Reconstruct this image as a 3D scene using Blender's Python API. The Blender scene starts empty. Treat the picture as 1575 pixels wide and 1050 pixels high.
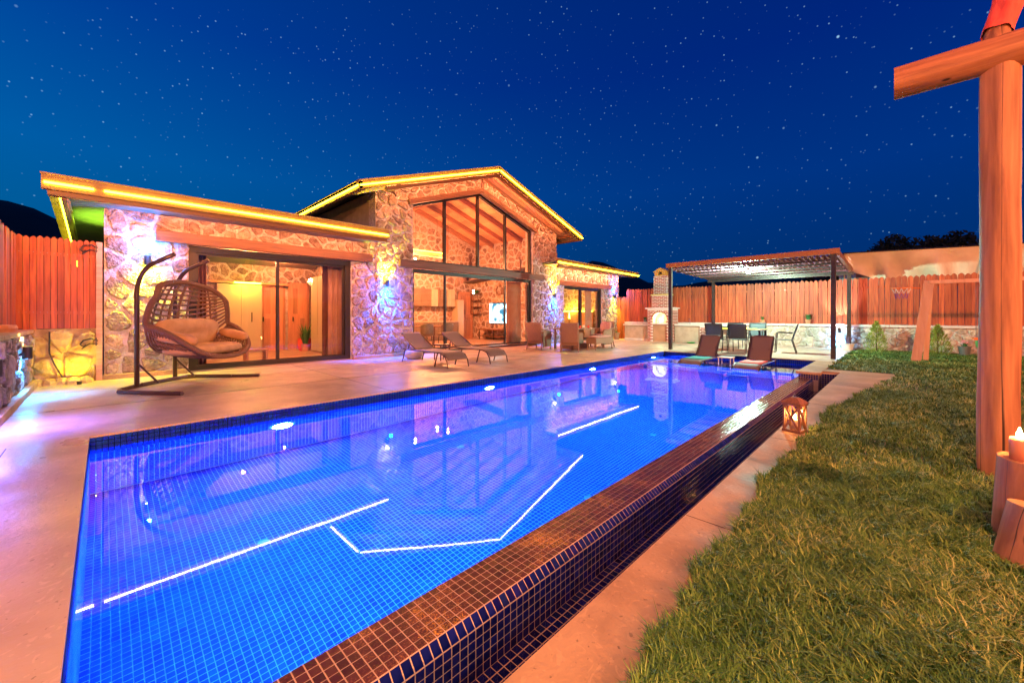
import bpy, math, random
import numpy as np
from mathutils import Vector, Matrix, noise as mnoise

# ------------------------------------------------------------------ camera, sky, exposure
scn = bpy.context.scene
F_PX, W_PX = 613.9, 1575.0
YAW = math.atan(600.5 / F_PX)
camd = bpy.data.cameras.new('camera')
camd.sensor_width = 36.0
camd.lens = F_PX / W_PX * 36.0
camd.shift_y = -40.0 / W_PX
camd.clip_start = 0.05
camd.clip_end = 3000
cam = bpy.data.objects.new('camera', camd)
scn.collection.objects.link(cam)
cam.location = (0, 0, 1.2)
cam.rotation_euler = (math.radians(90), 0, YAW - math.radians(90))
scn.camera = cam

scn.render.engine = 'CYCLES'
scn.view_settings.view_transform = 'Standard'
scn.view_settings.look = 'None'
scn.view_settings.exposure = 1.95
scn.view_settings.gamma = 1.0
scn.view_settings.use_curve_mapping = False
cy = scn.cycles
cy.use_denoising = True
cy.max_bounces = 8
cy.diffuse_bounces = 3
cy.glossy_bounces = 4
cy.transmission_bounces = 6
cy.transparent_max_bounces = 24
cy.sample_clamp_indirect = 3.0
cy.sample_clamp_direct = 0.0
cy.caustics_reflective = False
cy.caustics_refractive = False
cy.blur_glossy = 0.5

world = bpy.data.worlds.new('World')
scn.world = world
world.use_nodes = True
wn, wl = world.node_tree.nodes, world.node_tree.links
wn.clear()
w_out = wn.new('ShaderNodeOutputWorld')
w_bg = wn.new('ShaderNodeBackground')
w_tc = wn.new('ShaderNodeTexCoord')
w_sep = wn.new('ShaderNodeSeparateXYZ')
wl.new(w_tc.outputs['Generated'], w_sep.inputs[0])
w_el = wn.new('ShaderNodeValToRGB')          # night sky by elevation
cr = w_el.color_ramp
cr.elements[0].position = 0.0; cr.elements[0].color = (0.0, 0.044, 0.150, 1)
cr.elements[1].position = 1.0; cr.elements[1].color = (0.0, 0.009, 0.100, 1)
for p, c in ((0.10, (0.0, 0.052, 0.200, 1)), (0.28, (0.0, 0.055, 0.275, 1)), (0.5, (0.0, 0.026, 0.230, 1))):
    e = cr.elements.new(p); e.color = c
wl.new(w_sep.outputs['Z'], w_el.inputs[0])
w_az = wn.new('ShaderNodeMapRange')          # a trace more green glow over the hills to the west
w_az.inputs['From Min'].default_value = 1.0; w_az.inputs['From Max'].default_value = -0.1
w_az.inputs['To Min'].default_value = 0.0; w_az.inputs['To Max'].default_value = 1.0
wl.new(w_sep.outputs['X'], w_az.inputs['Value'])
w_mix = wn.new('ShaderNodeMix'); w_mix.data_type = 'RGBA'; w_mix.blend_type = 'MULTIPLY'
w_mix.inputs[0].default_value = 1.0
w_t2 = wn.new('ShaderNodeMix'); w_t2.data_type = 'RGBA'
w_t2.inputs[6].default_value = (1, 0.55, 0.80, 1); w_t2.inputs[7].default_value = (1, 1.95, 1.40, 1)
wl.new(w_az.outputs[0], w_t2.inputs[0])
wl.new(w_el.outputs[0], w_mix.inputs[6]); wl.new(w_t2.outputs[2], w_mix.inputs[7])
def star_layer(scale, thresh, gain):
    v = wn.new('ShaderNodeTexVoronoi'); v.inputs['Scale'].default_value = scale
    wl.new(w_tc.outputs['Generated'], v.inputs['Vector'])
    m = wn.new('ShaderNodeMapRange'); m.inputs['From Min'].default_value = thresh
    m.inputs['From Max'].default_value = thresh * 0.35
    wl.new(v.outputs['Distance'], m.inputs['Value'])
    s = wn.new('ShaderNodeSeparateColor'); wl.new(v.outputs['Color'], s.inputs[0])
    p = wn.new('ShaderNodeMath'); p.operation = 'POWER'; p.inputs[1].default_value = 1.7
    wl.new(s.outputs[0], p.inputs[0])
    q = wn.new('ShaderNodeMath'); q.operation = 'MULTIPLY'; wl.new(m.outputs[0], q.inputs[0]); wl.new(p.outputs[0], q.inputs[1])
    g = wn.new('ShaderNodeMath'); g.operation = 'MULTIPLY'; wl.new(q.outputs[0], g.inputs[0]); g.inputs[1].default_value = gain
    return g
s1 = star_layer(52, 0.075, 0.38); s2 = star_layer(95, 0.145, 0.40); s3 = star_layer(17, 0.045, .8)
sa = wn.new('ShaderNodeMath'); sa.operation = 'ADD'; wl.new(s1.outputs[0], sa.inputs[0]); wl.new(s2.outputs[0], sa.inputs[1])
sb = wn.new('ShaderNodeMath'); sb.operation = 'ADD'; wl.new(sa.outputs[0], sb.inputs[0]); wl.new(s3.outputs[0], sb.inputs[1])
sc_ = wn.new('ShaderNodeMix'); sc_.data_type = 'RGBA'; sc_.blend_type = 'MULTIPLY'; sc_.inputs[0].default_value = 1
sc_.inputs[6].default_value = (0.45, 0.85, 1.0, 1)
wl.new(sb.outputs[0], sc_.inputs[7])
w_add = wn.new('ShaderNodeMix'); w_add.data_type = 'RGBA'; w_add.blend_type = 'ADD'; w_add.inputs[0].default_value = 1
wl.new(w_mix.outputs[2], w_add.inputs[6]); wl.new(sc_.outputs[2], w_add.inputs[7])
wl.new(w_add.outputs[2], w_bg.inputs['Color'])
w_bg.inputs['Strength'].default_value = 0.26
wl.new(w_bg.outputs[0], w_out.inputs[0])

# ------------------------------------------------------------------ helpers
COL = scn.collection
PI = math.pi
R = random.Random(7)

def tag(o, label=None, cat=None, group=None, kind=None):
    if label: o['label'] = label
    if cat: o['category'] = cat
    if group: o['group'] = group
    if kind: o['kind'] = kind
    return o

class MB:
    """collects geometry for ONE mesh"""
    def __init__(s): s.v = []; s.f = []
    def add(s, vs, fs):
        b = len(s.v); s.v += [tuple(v) for v in vs]; s.f += [tuple(b + i for i in f) for f in fs]; return s
    def box(s, x0, y0, z0, x1, y1, z1):
        return s.add([(x0,y0,z0),(x1,y0,z0),(x1,y1,z0),(x0,y1,z0),(x0,y0,z1),(x1,y0,z1),(x1,y1,z1),(x0,y1,z1)],
                     [(3,2,1,0),(4,5,6,7),(0,1,5,4),(1,2,6,5),(2,3,7,6),(3,0,4,7)])
    def bbox(s, x0, y0, z0, x1, y1, z1, b=0.01):
        """box with chamfered vertical and top edges"""
        r = [(x0+b,y0),(x1-b,y0),(x1,y0+b),(x1,y1-b),(x1-b,y1),(x0+b,y1),(x0,y1-b),(x0,y0+b)]
        t = [(x0+2*b,y0+b),(x1-2*b,y0+b),(x1-b,y0+2*b),(x1-b,y1-2*b),(x1-2*b,y1-b),(x0+2*b,y1-b),(x0+b,y1-2*b),(x0+b,y0+2*b)]
        vs = [(x,y,z0) for x,y in r] + [(x,y,z1-b) for x,y in r] + [(x,y,z1) for x,y in t]
        fs = [tuple(range(7,-1,-1)), tuple(range(16,24))]
        for i in range(8):
            j = (i+1) % 8; fs += [(i,j,8+j,8+i),(8+i,8+j,16+j,16+i)]
        return s.add(vs, fs)
    def bar(s, p0, p1, w, h, up=(0,0,1)):
        p0, p1 = Vector(p0), Vector(p1); d = (p1-p0).normalized(); up = Vector(up)
        if abs(d.dot(up)) > .98: up = Vector((1,0,0))
        a = d.cross(up).normalized()*w/2; b = a.cross(d).normalized()*h/2
        vs = [p+q for p in (p0,p1) for q in (-a-b, a-b, a+b, -a+b)]
        return s.add(vs, [(0,1,2,3),(7,6,5,4),(0,4,5,1),(1,5,6,2),(2,6,7,3),(3,7,4,0)])
    def tube(s, pts, r, seg=8, closed=False, caps=True):
        pts = [Vector(p) for p in pts]; n = len(pts)
        rs = r if isinstance(r, (list, tuple)) else [r]*n
        ref = None; vs = []
        for i in range(n):
            a = pts[(i-1) % n] if (closed or i > 0) else pts[0]
            b = pts[(i+1) % n] if (closed or i < n-1) else pts[-1]
            t = (b-a).normalized()
            if ref is None:
                ref = t.orthogonal().normalized()
            ref = (ref - t*ref.dot(t)).normalized(); bn = t.cross(ref)
            for k in range(seg):
                an = 2*PI*k/seg
                vs.append(pts[i] + (ref*math.cos(an)+bn*math.sin(an))*rs[i])
        fs = []
        for i in range(n if closed else n-1):
            j = (i+1) % n
            for k in range(seg):
                l = (k+1) % seg; fs.append((i*seg+k, i*seg+l, j*seg+l, j*seg+k))
        if caps and not closed:
            fs.append(tuple(range(seg-1,-1,-1))); fs.append(tuple((n-1)*seg+k for k in range(seg)))
        return s.add(vs, fs)
    def lathe(s, prof, c=(0,0,0), seg=16, caps=True):
        vs = [(c[0]+r*math.cos(2*PI*k/seg), c[1]+r*math.sin(2*PI*k/seg), c[2]+z) for r,z in prof for k in range(seg)]
        fs = [(i*seg+k, i*seg+(k+1)%seg, (i+1)*seg+(k+1)%seg, (i+1)*seg+k) for i in range(len(prof)-1) for k in range(seg)]
        if caps:
            fs.append(tuple(range(seg-1,-1,-1))); fs.append(tuple((len(prof)-1)*seg+k for k in range(seg)))
        return s.add(vs, fs)
    def grid(s, fn, nu, nv, wrapu=False):
        vs = [fn(i/nu, j/nv) for i in range(nu + (0 if wrapu else 1)) for j in range(nv+1)]
        m = nv+1; n = nu if wrapu else nu+1
        fs = [(i*m+j, ((i+1)%n)*m+j, ((i+1)%n)*m+j+1, i*m+j+1) for i in range(nu) for j in range(nv)]
        return s.add(vs, fs)
    def prism(s, poly, O, U, V, N, d):
        """2D polygon (ccw) in frame O,U,V extruded by d along N"""
        O, U, V, N = map(Vector, (O, U, V, N)); n = len(poly)
        vs = [O+U*u+V*v for u,v in poly] + [O+U*u+V*v+N*d for u,v in poly]
        return s.add(vs, [tuple(range(n-1,-1,-1)), tuple(range(n,2*n))] + [(i,(i+1)%n,n+(i+1)%n,n+i) for i in range(n)])
    def mesh(s, name, mat, smooth=False):
        me = bpy.data.meshes.new(name); me.from_pydata(s.v, [], s.f)
        me.materials.append(mat)
        if smooth: me.polygons.foreach_set('use_smooth', [True]*len(me.polygons))
        me.update(); return me
    def build(s, name, mat, parent=None, smooth=False, **kw):
        return put(name, s.mesh(name, mat, smooth), parent, **kw)

def put(name, me, parent=None, loc=None, rot=None, **kw):
    o = bpy.data.objects.new(name, me); COL.objects.link(o)
    if parent is not None:
        o.parent = parent
        if parent.get('_world'):            # children written in world coordinates
            o.matrix_parent_inverse = Matrix.Translation(-Vector(parent['_world']))
    if loc is not None: o.location = loc
    if rot is not None: o.rotation_euler = rot
    if kw: tag(o, **kw)
    return o

def world_thing(name, label, cat, loc, group=None):
    """empty at the base; its parts are written in world coordinates"""
    o = bpy.data.objects.new(name, None); COL.objects.link(o); o.location = loc; o.empty_display_size = .1
    o['_world'] = tuple(float(c) for c in loc)
    return tag(o, label, cat, group)

def local_thing(name, label, cat, loc=(0,0,0), rz=0, group=None):
    o = bpy.data.objects.new(name, None); COL.objects.link(o); o.location = loc; o.rotation_euler = (0,0,rz); o.empty_display_size = .1
    return tag(o, label, cat, group)

def sub(o, child):                            # parent under a mesh part that sits at the world origin of its thing
    child.parent = o
    return child

def copy_tree(o, loc=None, rz=None, label=None, parent=None):
    c = o.copy(); COL.objects.link(c); c.parent = parent
    for ch in list(o.children): copy_tree(ch, parent=c)
    if loc is not None: c.location = loc
    if rz is not None: c.rotation_euler = (0,0,rz)
    if label: c['label'] = label
    return c

# ------------------------------------------------------------------ materials
def mat_new(name):
    m = bpy.data.materials.new(name); m.use_nodes = True
    n, l = m.node_tree.nodes, m.node_tree.links
    return m, n, l, n['Principled BSDF']

def mat(name, c1, c2=None, scale=8, rough=.6, metal=0, bump=0, bscale=None, stretch=(1,1,1), detail=6,
        rnd=0.0, spec=.5, ramp=(.35,.65), coords='Object', bdist=.02):
    m, n, l, b = mat_new(name)
    b.inputs['Roughness'].default_value = rough; b.inputs['Metallic'].default_value = metal
    b.inputs['Specular IOR Level'].default_value = spec
    if c2 is None and not bump and not rnd:
        b.inputs['Base Color'].default_value = (*c1, 1); return m
    tc = n.new('ShaderNodeTexCoord'); mp = n.new('ShaderNodeMapping'); mp.inputs['Scale'].default_value = stretch
    l.new(tc.outputs[coords], mp.inputs[0])
    nz = n.new('ShaderNodeTexNoise'); nz.inputs['Scale'].default_value = scale; nz.inputs['Detail'].default_value = detail
    l.new(mp.outputs[0], nz.inputs['Vector'])
    rp = n.new('ShaderNodeValToRGB'); rp.color_ramp.elements[0].position = ramp[0]; rp.color_ramp.elements[1].position = ramp[1]
    rp.color_ramp.elements[0].color = (*c1, 1); rp.color_ramp.elements[1].color = (*(c2 or c1), 1)
    l.new(nz.outputs[0], rp.inputs[0])
    col = rp.outputs[0]
    if rnd:
        oi = n.new('ShaderNodeObjectInfo'); ge = n.new('ShaderNodeNewGeometry')
        ad = n.new('ShaderNodeMath'); ad.operation = 'ADD'; l.new(oi.outputs['Random'], ad.inputs[0]); l.new(ge.outputs['Random Per Island'], ad.inputs[1])
        fr = n.new('ShaderNodeMath'); fr.operation = 'FRACT'; l.new(ad.outputs[0], fr.inputs[0])
        mr = n.new('ShaderNodeMapRange'); mr.inputs['To Min'].default_value = 1-rnd; mr.inputs['To Max'].default_value = 1+rnd
        l.new(fr.outputs[0], mr.inputs['Value'])
        hs = n.new('ShaderNodeHueSaturation'); l.new(mr.outputs[0], hs.inputs['Value']); l.new(col, hs.inputs['Color'])
        mr2 = n.new('ShaderNodeMapRange'); mr2.inputs['To Min'].default_value = .5-.02*rnd; mr2.inputs['To Max'].default_value = .5+.03*rnd
        l.new(ge.outputs['Random Per Island'], mr2.inputs['Value']); l.new(mr2.outputs[0], hs.inputs['Hue'])
        col = hs.outputs[0]
    l.new(col, b.inputs['Base Color'])
    if bump:
        n2 = n.new('ShaderNodeTexNoise'); n2.inputs['Scale'].default_value = bscale or scale*3; n2.inputs['Detail'].default_value = 8
        l.new(mp.outputs[0], n2.inputs['Vector'])
        bp = n.new('ShaderNodeBump'); bp.inputs['Strength'].default_value = bump; bp.inputs['Distance'].default_value = bdist
        l.new(n2.outputs[0], bp.inputs['Height']); l.new(bp.outputs[0], b.inputs['Normal'])
    return m

def emit(name, c, s):
    m, n, l, b = mat_new(name)
    b.inputs['Base Color'].default_value = (*c, 1)
    b.inputs['Emission Color'].default_value = (*c, 1); b.inputs['Emission Strength'].default_value = s
    return m

def wood(name, c1, c2, grain=(1,1,12), scale=3, rough=.6, crack=0.0, rnd=.25, knots=0.0):
    """grain runs along the axis whose stretch is smallest"""
    m, n, l, b = mat_new(name)
    b.inputs['Roughness'].default_value = rough
    tc = n.new('ShaderNodeTexCoord'); mp = n.new('ShaderNodeMapping'); mp.inputs['Scale'].default_value = grain
    oi = n.new('ShaderNodeObjectInfo')
    l.new(tc.outputs['Object'], mp.inputs[0])
    off = n.new('ShaderNodeVectorMath'); off.operation = 'ADD'
    sc = n.new('ShaderNodeVectorMath'); sc.operation = 'SCALE'; sc.inputs['Scale'].default_value = 37.0
    cb = n.new('ShaderNodeCombineXYZ'); l.new(oi.outputs['Random'], cb.inputs[0]); l.new(oi.outputs['Random'], cb.inputs[1])
    l.new(cb.outputs[0], sc.inputs[0]); l.new(mp.outputs[0], off.inputs[0]); l.new(sc.outputs[0], off.inputs[1])
    nz = n.new('ShaderNodeTexNoise'); nz.inputs['Scale'].default_value = scale; nz.inputs['Detail'].default_value = 8; nz.inputs['Distortion'].default_value = .4
    l.new(off.outputs[0], nz.inputs['Vector'])
    rp = n.new('ShaderNodeValToRGB'); rp.color_ramp.elements[0].position = .35; rp.color_ramp.elements[1].position = .68
    rp.color_ramp.elements[0].color = (*c1,1); rp.color_ramp.elements[1].color = (*c2,1)
    l.new(nz.outputs[0], rp.inputs[0]); col = rp.outputs[0]
    mr = n.new('ShaderNodeMapRange'); mr.inputs['To Min'].default_value = 1-rnd; mr.inputs['To Max'].default_value = 1+rnd
    l.new(oi.outputs['Random'], mr.inputs['Value'])
    hs = n.new('ShaderNodeHueSaturation'); l.new(mr.outputs[0], hs.inputs['Value']); l.new(col, hs.inputs['Color']); col = hs.outputs[0]
    hgt = nz.outputs[0]
    if knots:
        vk = n.new('ShaderNodeTexVoronoi'); vk.inputs['Scale'].default_value = knots
        mk = n.new('ShaderNodeMapping'); mk.inputs['Scale'].default_value = tuple(.45 if g == min(grain) else 1 for g in grain)
        l.new(tc.outputs['Object'], mk.inputs[0]); l.new(mk.outputs[0], vk.inputs['Vector'])
        rk = n.new('ShaderNodeMapRange'); rk.inputs['From Min'].default_value = .06; rk.inputs['From Max'].default_value = .11
        l.new(vk.outputs['Distance'], rk.inputs['Value'])
        mx = n.new('ShaderNodeMix'); mx.data_type = 'RGBA'; mx.inputs[6].default_value = (c1[0]*.12, c1[1]*.1, c1[2]*.1, 1)
        l.new(rk.outputs[0], mx.inputs[0]); l.new(col, mx.inputs[7]); col = mx.outputs[2]
    if crack:
        m2 = n.new('ShaderNodeMapping'); m2.inputs['Scale'].default_value = tuple(g*(.30 if g > min(grain) else .05) for g in grain)
        l.new(tc.outputs['Object'], m2.inputs[0])
        nc = n.new('ShaderNodeTexNoise'); nc.inputs['Scale'].default_value = 1.7; nc.inputs['Detail'].default_value = 3
        l.new(m2.outputs[0], nc.inputs['Vector'])
        sb_ = n.new('ShaderNodeMath'); sb_.operation = 'SUBTRACT'; sb_.inputs[1].default_value = .5; l.new(nc.outputs[0], sb_.inputs[0])
        ab = n.new('ShaderNodeMath'); ab.operation = 'ABSOLUTE'; l.new(sb_.outputs[0], ab.inputs[0])
        rc = n.new('ShaderNodeMapRange'); rc.inputs['From Min'].default_value = .002*crack; rc.inputs['From Max'].default_value = .008*crack
        l.new(ab.outputs[0], rc.inputs['Value'])
        mx = n.new('ShaderNodeMix'); mx.data_type = 'RGBA'; mx.inputs[6].default_value = (c1[0]*.10, c1[1]*.08, c1[2]*.08, 1)
        l.new(rc.outputs[0], mx.inputs[0]); l.new(col, mx.inputs[7]); col = mx.outputs[2]
        ml = n.new('ShaderNodeMath'); ml.operation = 'MULTIPLY'; l.new(rc.outputs[0], ml.inputs[0]); l.new(nz.outputs[0], ml.inputs[1])
        hgt = ml.outputs[0]
    l.new(col, b.inputs['Base Color'])
    bp = n.new('ShaderNodeBump'); bp.inputs['Strength'].default_value = .5; bp.inputs['Distance'].default_value = .006
    n9 = n.new('ShaderNodeTexNoise'); n9.inputs['Scale'].default_value = 22; n9.inputs['Detail'].default_value = 8; l.new(tc.outputs['Object'], n9.inputs['Vector'])
    m9 = n.new('ShaderNodeMath'); m9.operation = 'ADD'; l.new(hgt, m9.inputs[0]); l.new(n9.outputs[0], m9.inputs[1]); hgt = m9.outputs[0]
    l.new(hgt, bp.inputs['Height']); l.new(bp.outputs[0], b.inputs['Normal'])
    return m

M = {}
M['stone'] = mat('rubble stone', (.24,.14,.105), (.54,.38,.31), scale=11, rough=.88, bump=1.0, bscale=22, rnd=.35, bdist=.06, ramp=(.3,.7))
M['mortar'] = mat('pale mortar', (.48,.39,.36), (.70,.60,.56), scale=9, rough=.9, bump=1.0, bscale=16, bdist=.07)
M['pale_stone'] = mat('pale limestone', (.36,.30,.22), (.62,.56,.45), scale=10, rough=.85, bump=.9, bscale=24, rnd=.3, bdist=.03)
M['ochre_rock'] = mat('rough ochre rock', (.35,.20,.07), (.60,.42,.18), scale=5, rough=.9, bump=1.0, bscale=10, bdist=.05)
M['plaster'] = mat('beige plaster', (.42,.33,.24), (.50,.40,.30), scale=5, rough=.85, bump=.2, bscale=60)
M['plaster_in'] = mat('warm interior plaster', (.62,.50,.40), (.68,.56,.46), scale=3, rough=.8)
def concrete(name, c1, c2, rough, sc):
    m, n, l, b = mat_new(name)
    ge = n.new('ShaderNodeNewGeometry')
    def nz(scale, detail=8, dist=0):
        t = n.new('ShaderNodeTexNoise'); t.inputs['Scale'].default_value = scale; t.inputs['Detail'].default_value = detail; t.inputs['Distortion'].default_value = dist
        l.new(ge.outputs['Position'], t.inputs['Vector']); return t.outputs[0]
    def mr(v, a, b_, c, d):
        t = n.new('ShaderNodeMapRange'); t.inputs['From Min'].default_value = a; t.inputs['From Max'].default_value = b_; t.inputs['To Min'].default_value = c; t.inputs['To Max'].default_value = d
        l.new(v, t.inputs['Value']); return t.outputs[0]
    def mix(f, a, c, col=None):
        t = n.new('ShaderNodeMix'); t.data_type = 'RGBA'; l.new(f, t.inputs[0])
        if isinstance(a, tuple): t.inputs[6].default_value = (*a,1)
        else: l.new(a, t.inputs[6])
        if isinstance(c, tuple): t.inputs[7].default_value = (*c,1)
        else: l.new(c, t.inputs[7])
        return t.outputs[2]
    col = mix(mr(nz(sc,10,.6),.33,.67,0,1), c1, c2)
    col = mix(mr(nz(sc*.35,4,1.5),.52,.66,0,.55), col, tuple(v*.62 for v in c1))      # broad water stains
    col = mix(mr(nz(sc*14,3),.66,.70,0,.6), col, tuple(v*.35 for v in c1))            # pits and grit
    col = mix(mr(nz(sc*5,6,2.5),.60,.63,0,.35), col, tuple(min(.8,v*1.25) for v in c2))
    l.new(col, b.inputs['Base Color'])
    l.new(mr(nz(sc*.8,6),.3,.7,rough-.16,rough+.12), b.inputs['Roughness'])
    bp = n.new('ShaderNodeBump'); bp.inputs['Strength'].default_value = .5; bp.inputs['Distance'].default_value = .006
    l.new(nz(sc*18,8), bp.inputs['Height']); l.new(bp.outputs[0], b.inputs['Normal'])
    return m
M['deck'] = concrete('stamped pale concrete', (.43,.31,.225), (.58,.44,.33), .42, 1.9)
M['slab'] = concrete('poured walkway concrete', (.38,.215,.11), (.52,.31,.165), .66, 2.6)
M['eave_wood'] = wood('varnished eave board', (.24,.095,.035), (.36,.16,.06), grain=(.6,10,10), scale=3, rough=.45)
M['soffit'] = wood('soffit board', (.50,.28,.13), (.66,.42,.22), grain=(10,.6,10), scale=3, rough=.5)
M['lintel'] = wood('dark stained lintel', (.11,.045,.02), (.20,.08,.035), grain=(.5,10,10), scale=3, rough=.5)
M['pine'] = wood('pine boards', (.55,.28,.14), (.70,.40,.22), grain=(.6,9,9), scale=2.5, rough=.5)
M['beam_in'] = wood('ceiling rafter', (.42,.20,.10), (.55,.28,.15), grain=(.6,9,9), scale=2.5, rough=.5)
M['picket'] = wood('stained fence board', (.31,.046,.015), (.54,.115,.036), grain=(9,9,.7), scale=2.2, rough=.6, rnd=.28)
M['log'] = wood('peeled log', (.26,.092,.042), (.50,.21,.10), grain=(7,7,.45), scale=3.4, rough=.62, crack=.7, rnd=.1, knots=7.5)
M['log_y'] = wood('peeled beam', (.27,.095,.04), (.50,.20,.09), grain=(7,.45,7), scale=3.4, rough=.62, crack=.7, rnd=.1, knots=7)
M['door_wood'] = wood('panel door wood', (.45,.20,.12), (.56,.27,.17), grain=(8,8,.6), scale=2, rough=.5)
M['dark_wood'] = wood('dark wardrobe wood', (.14,.055,.025), (.22,.09,.04), grain=(8,8,.6), scale=2, rough=.4)
M['lantern_wood'] = wood('lantern wood', (.16,.06,.03), (.27,.11,.055), grain=(6,6,1), scale=6, rough=.6)
M['frame'] = mat('anthracite aluminium', (.035,.026,.022), rough=.4, metal=.3)
M['roof_top'] = mat('roof sheet', (.10,.07,.05), (.16,.11,.08), scale=6, rough=.7)
M['steel_dark'] = mat('dark steel', (.05,.035,.03), (.08,.055,.045), scale=12, rough=.4, metal=.6)
M['swing_steel'] = mat('powder coated brown tube', (.10,.055,.045), rough=.28, metal=.5)
M['rope'] = mat('brown resin wicker', (.13,.065,.04), (.22,.11,.065), scale=90, rough=.6, bump=.6, bscale=180, bdist=.004)
M['cushion'] = mat('tan cushion fabric', (.46,.25,.11), (.56,.32,.16), scale=6, rough=.9, bump=.25, bscale=14, bdist=.03)
M['sling'] = mat('taupe sling mesh', (.15,.10,.085), (.20,.14,.12), scale=160, rough=.7, bump=.3, bscale=300, bdist=.002)
M['sling_black'] = mat('black sling mesh', (.03,.04,.045), (.055,.07,.075), scale=200, rough=.6)
M['chair_metal'] = mat('graphite chair tube', (.03,.03,.035), rough=.35, metal=.6)
M['wicker'] = mat('woven rattan', (.22,.12,.07), (.36,.21,.13), scale=70, rough=.7, bump=.8, bscale=120, bdist=.006)
M['pink_fabric'] = mat('rose cushion fabric', (.50,.26,.20), (.58,.32,.26), scale=20, rough=.9, bump=.3, bscale=14)
M['red_fabric'] = mat('red cloth', (.75,.07,.05), (.85,.11,.08), scale=9, rough=.7, bump=.4, bscale=12)
M['teal_fabric'] = mat('turquoise towel', (.05,.38,.36), rough=.9)
M['white'] = mat('white enamel', (.78,.78,.76), rough=.35)
M['marble'] = mat('pale marble slab', (.62,.58,.52), (.74,.70,.64), scale=3, rough=.3)
M['brick'] = mat('red brick', (.26,.030,.018), (.38,.055,.03), scale=30, rough=.85, rnd=.3)
M['brick_mortar'] = mat('white mortar', (.72,.66,.58), rough=.9)
M['chimney_cap'] = mat('yellow painted cap', (.62,.48,.12), (.70,.55,.16), scale=9, rough=.7)
M['soot'] = mat('firebox lining', (.45,.42,.32), (.62,.58,.46), scale=6, rough=.9)
M['kraft'] = mat('board infill', (.42,.24,.13), (.50,.30,.17), scale=3, rough=.8)
M['green'] = mat('green plastic', (.03,.32,.04), rough=.35)
M['orange_plastic'] = mat('orange plastic', (.85,.20,.04), rough=.4)
M['grey_pot'] = mat('grey pot', (.13,.16,.15), rough=.5)
M['terracotta'] = mat('terracotta', (.48,.20,.10), (.56,.26,.14), scale=12, rough=.8)
M['chain'] = mat('chain steel', (.22,.22,.26), rough=.3, metal=.9)
M['net'] = mat('net cord', (.80,.75,.80), rough=.8)
M['net_purple'] = mat('purple net cord', (.20,.05,.42), rough=.8)
M['play_wood'] = wood('smooth play frame board', (.52,.30,.20), (.62,.38,.27), grain=(8,8,.6), scale=2, rough=.5)
M['tarp'] = mat('cream shade cloth', (.74,.58,.40), (.86,.70,.50), scale=2, rough=.85, bump=.3, bscale=7, bdist=.05)
M['neighbour'] = mat('pale render', (.52,.55,.50), (.60,.63,.58), scale=2, rough=.9)
M['corrugated'] = mat('corrugated sheet', (.30,.12,.17), (.38,.17,.22), scale=5, rough=.45, metal=.1)
M['hill'] = mat('scrubby hillside', (.006,.007,.006), (.02,.02,.014), scale=.06, rough=1)
M['bark'] = mat('bark', (.06,.04,.03), (.11,.08,.06), scale=14, rough=.9, bump=.6)
M['dark_leaf'] = mat('dark foliage', (.008,.013,.007), (.02,.03,.014), scale=3, rough=.8, rnd=.3)
M['conifer'] = mat('golden conifer needles', (.13,.22,.02), (.36,.46,.07), scale=4, rough=.7, rnd=.35)
M['lavender'] = mat('lavender stems', (.16,.12,.20), (.26,.20,.30), scale=9, rough=.8, rnd=.3)
M['leaf'] = mat('green leaf', (.03,.12,.03), (.06,.20,.05), scale=9, rough=.6, rnd=.3)
M['flower'] = mat('pink petals', (.80,.30,.36), rough=.7)
M['soil'] = mat('soil', (.035,.022,.012), (.06,.04,.02), scale=12, rough=1)
M['wax'] = mat('candle wax', (.80,.30,.18), rough=.4)
M['curtain'] = mat('curtain', (.55,.30,.20), (.62,.36,.25), scale=4, rough=.9)
M['brown_curtain'] = mat('brown curtain', (.24,.09,.05), (.30,.12,.07), scale=4, rough=.9)
M['cream_panel'] = mat('cream lacquer', (.50,.42,.32), rough=.4)
M['grey_cabinet'] = mat('grey kitchen front', (.17,.13,.10), (.22,.17,.13), scale=3, rough=.4)
M['black'] = mat('black gloss', (.015,.012,.012), rough=.25)
M['floor_in'] = mat('interior floor tile', (.42,.28,.20), (.52,.36,.27), scale=1.5, rough=.25)
M['navy_tile'] = mat('navy glass mosaic', (.004,.009,.10), (.009,.017,.18), scale=14, rough=.12, rnd=.35)
M['grout'] = mat('sandy grout', (.52,.36,.28), (.60,.43,.34), scale=20, rough=.8)
M['pool_grout'] = mat('pool grout', (.42,.62,.72), rough=.7)
M['pool_tile'] = mat('cobalt glass mosaic', (.001,.021,.42), (.002,.048,.62), scale=6, spec=.2, rough=.7, rnd=.22)
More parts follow.
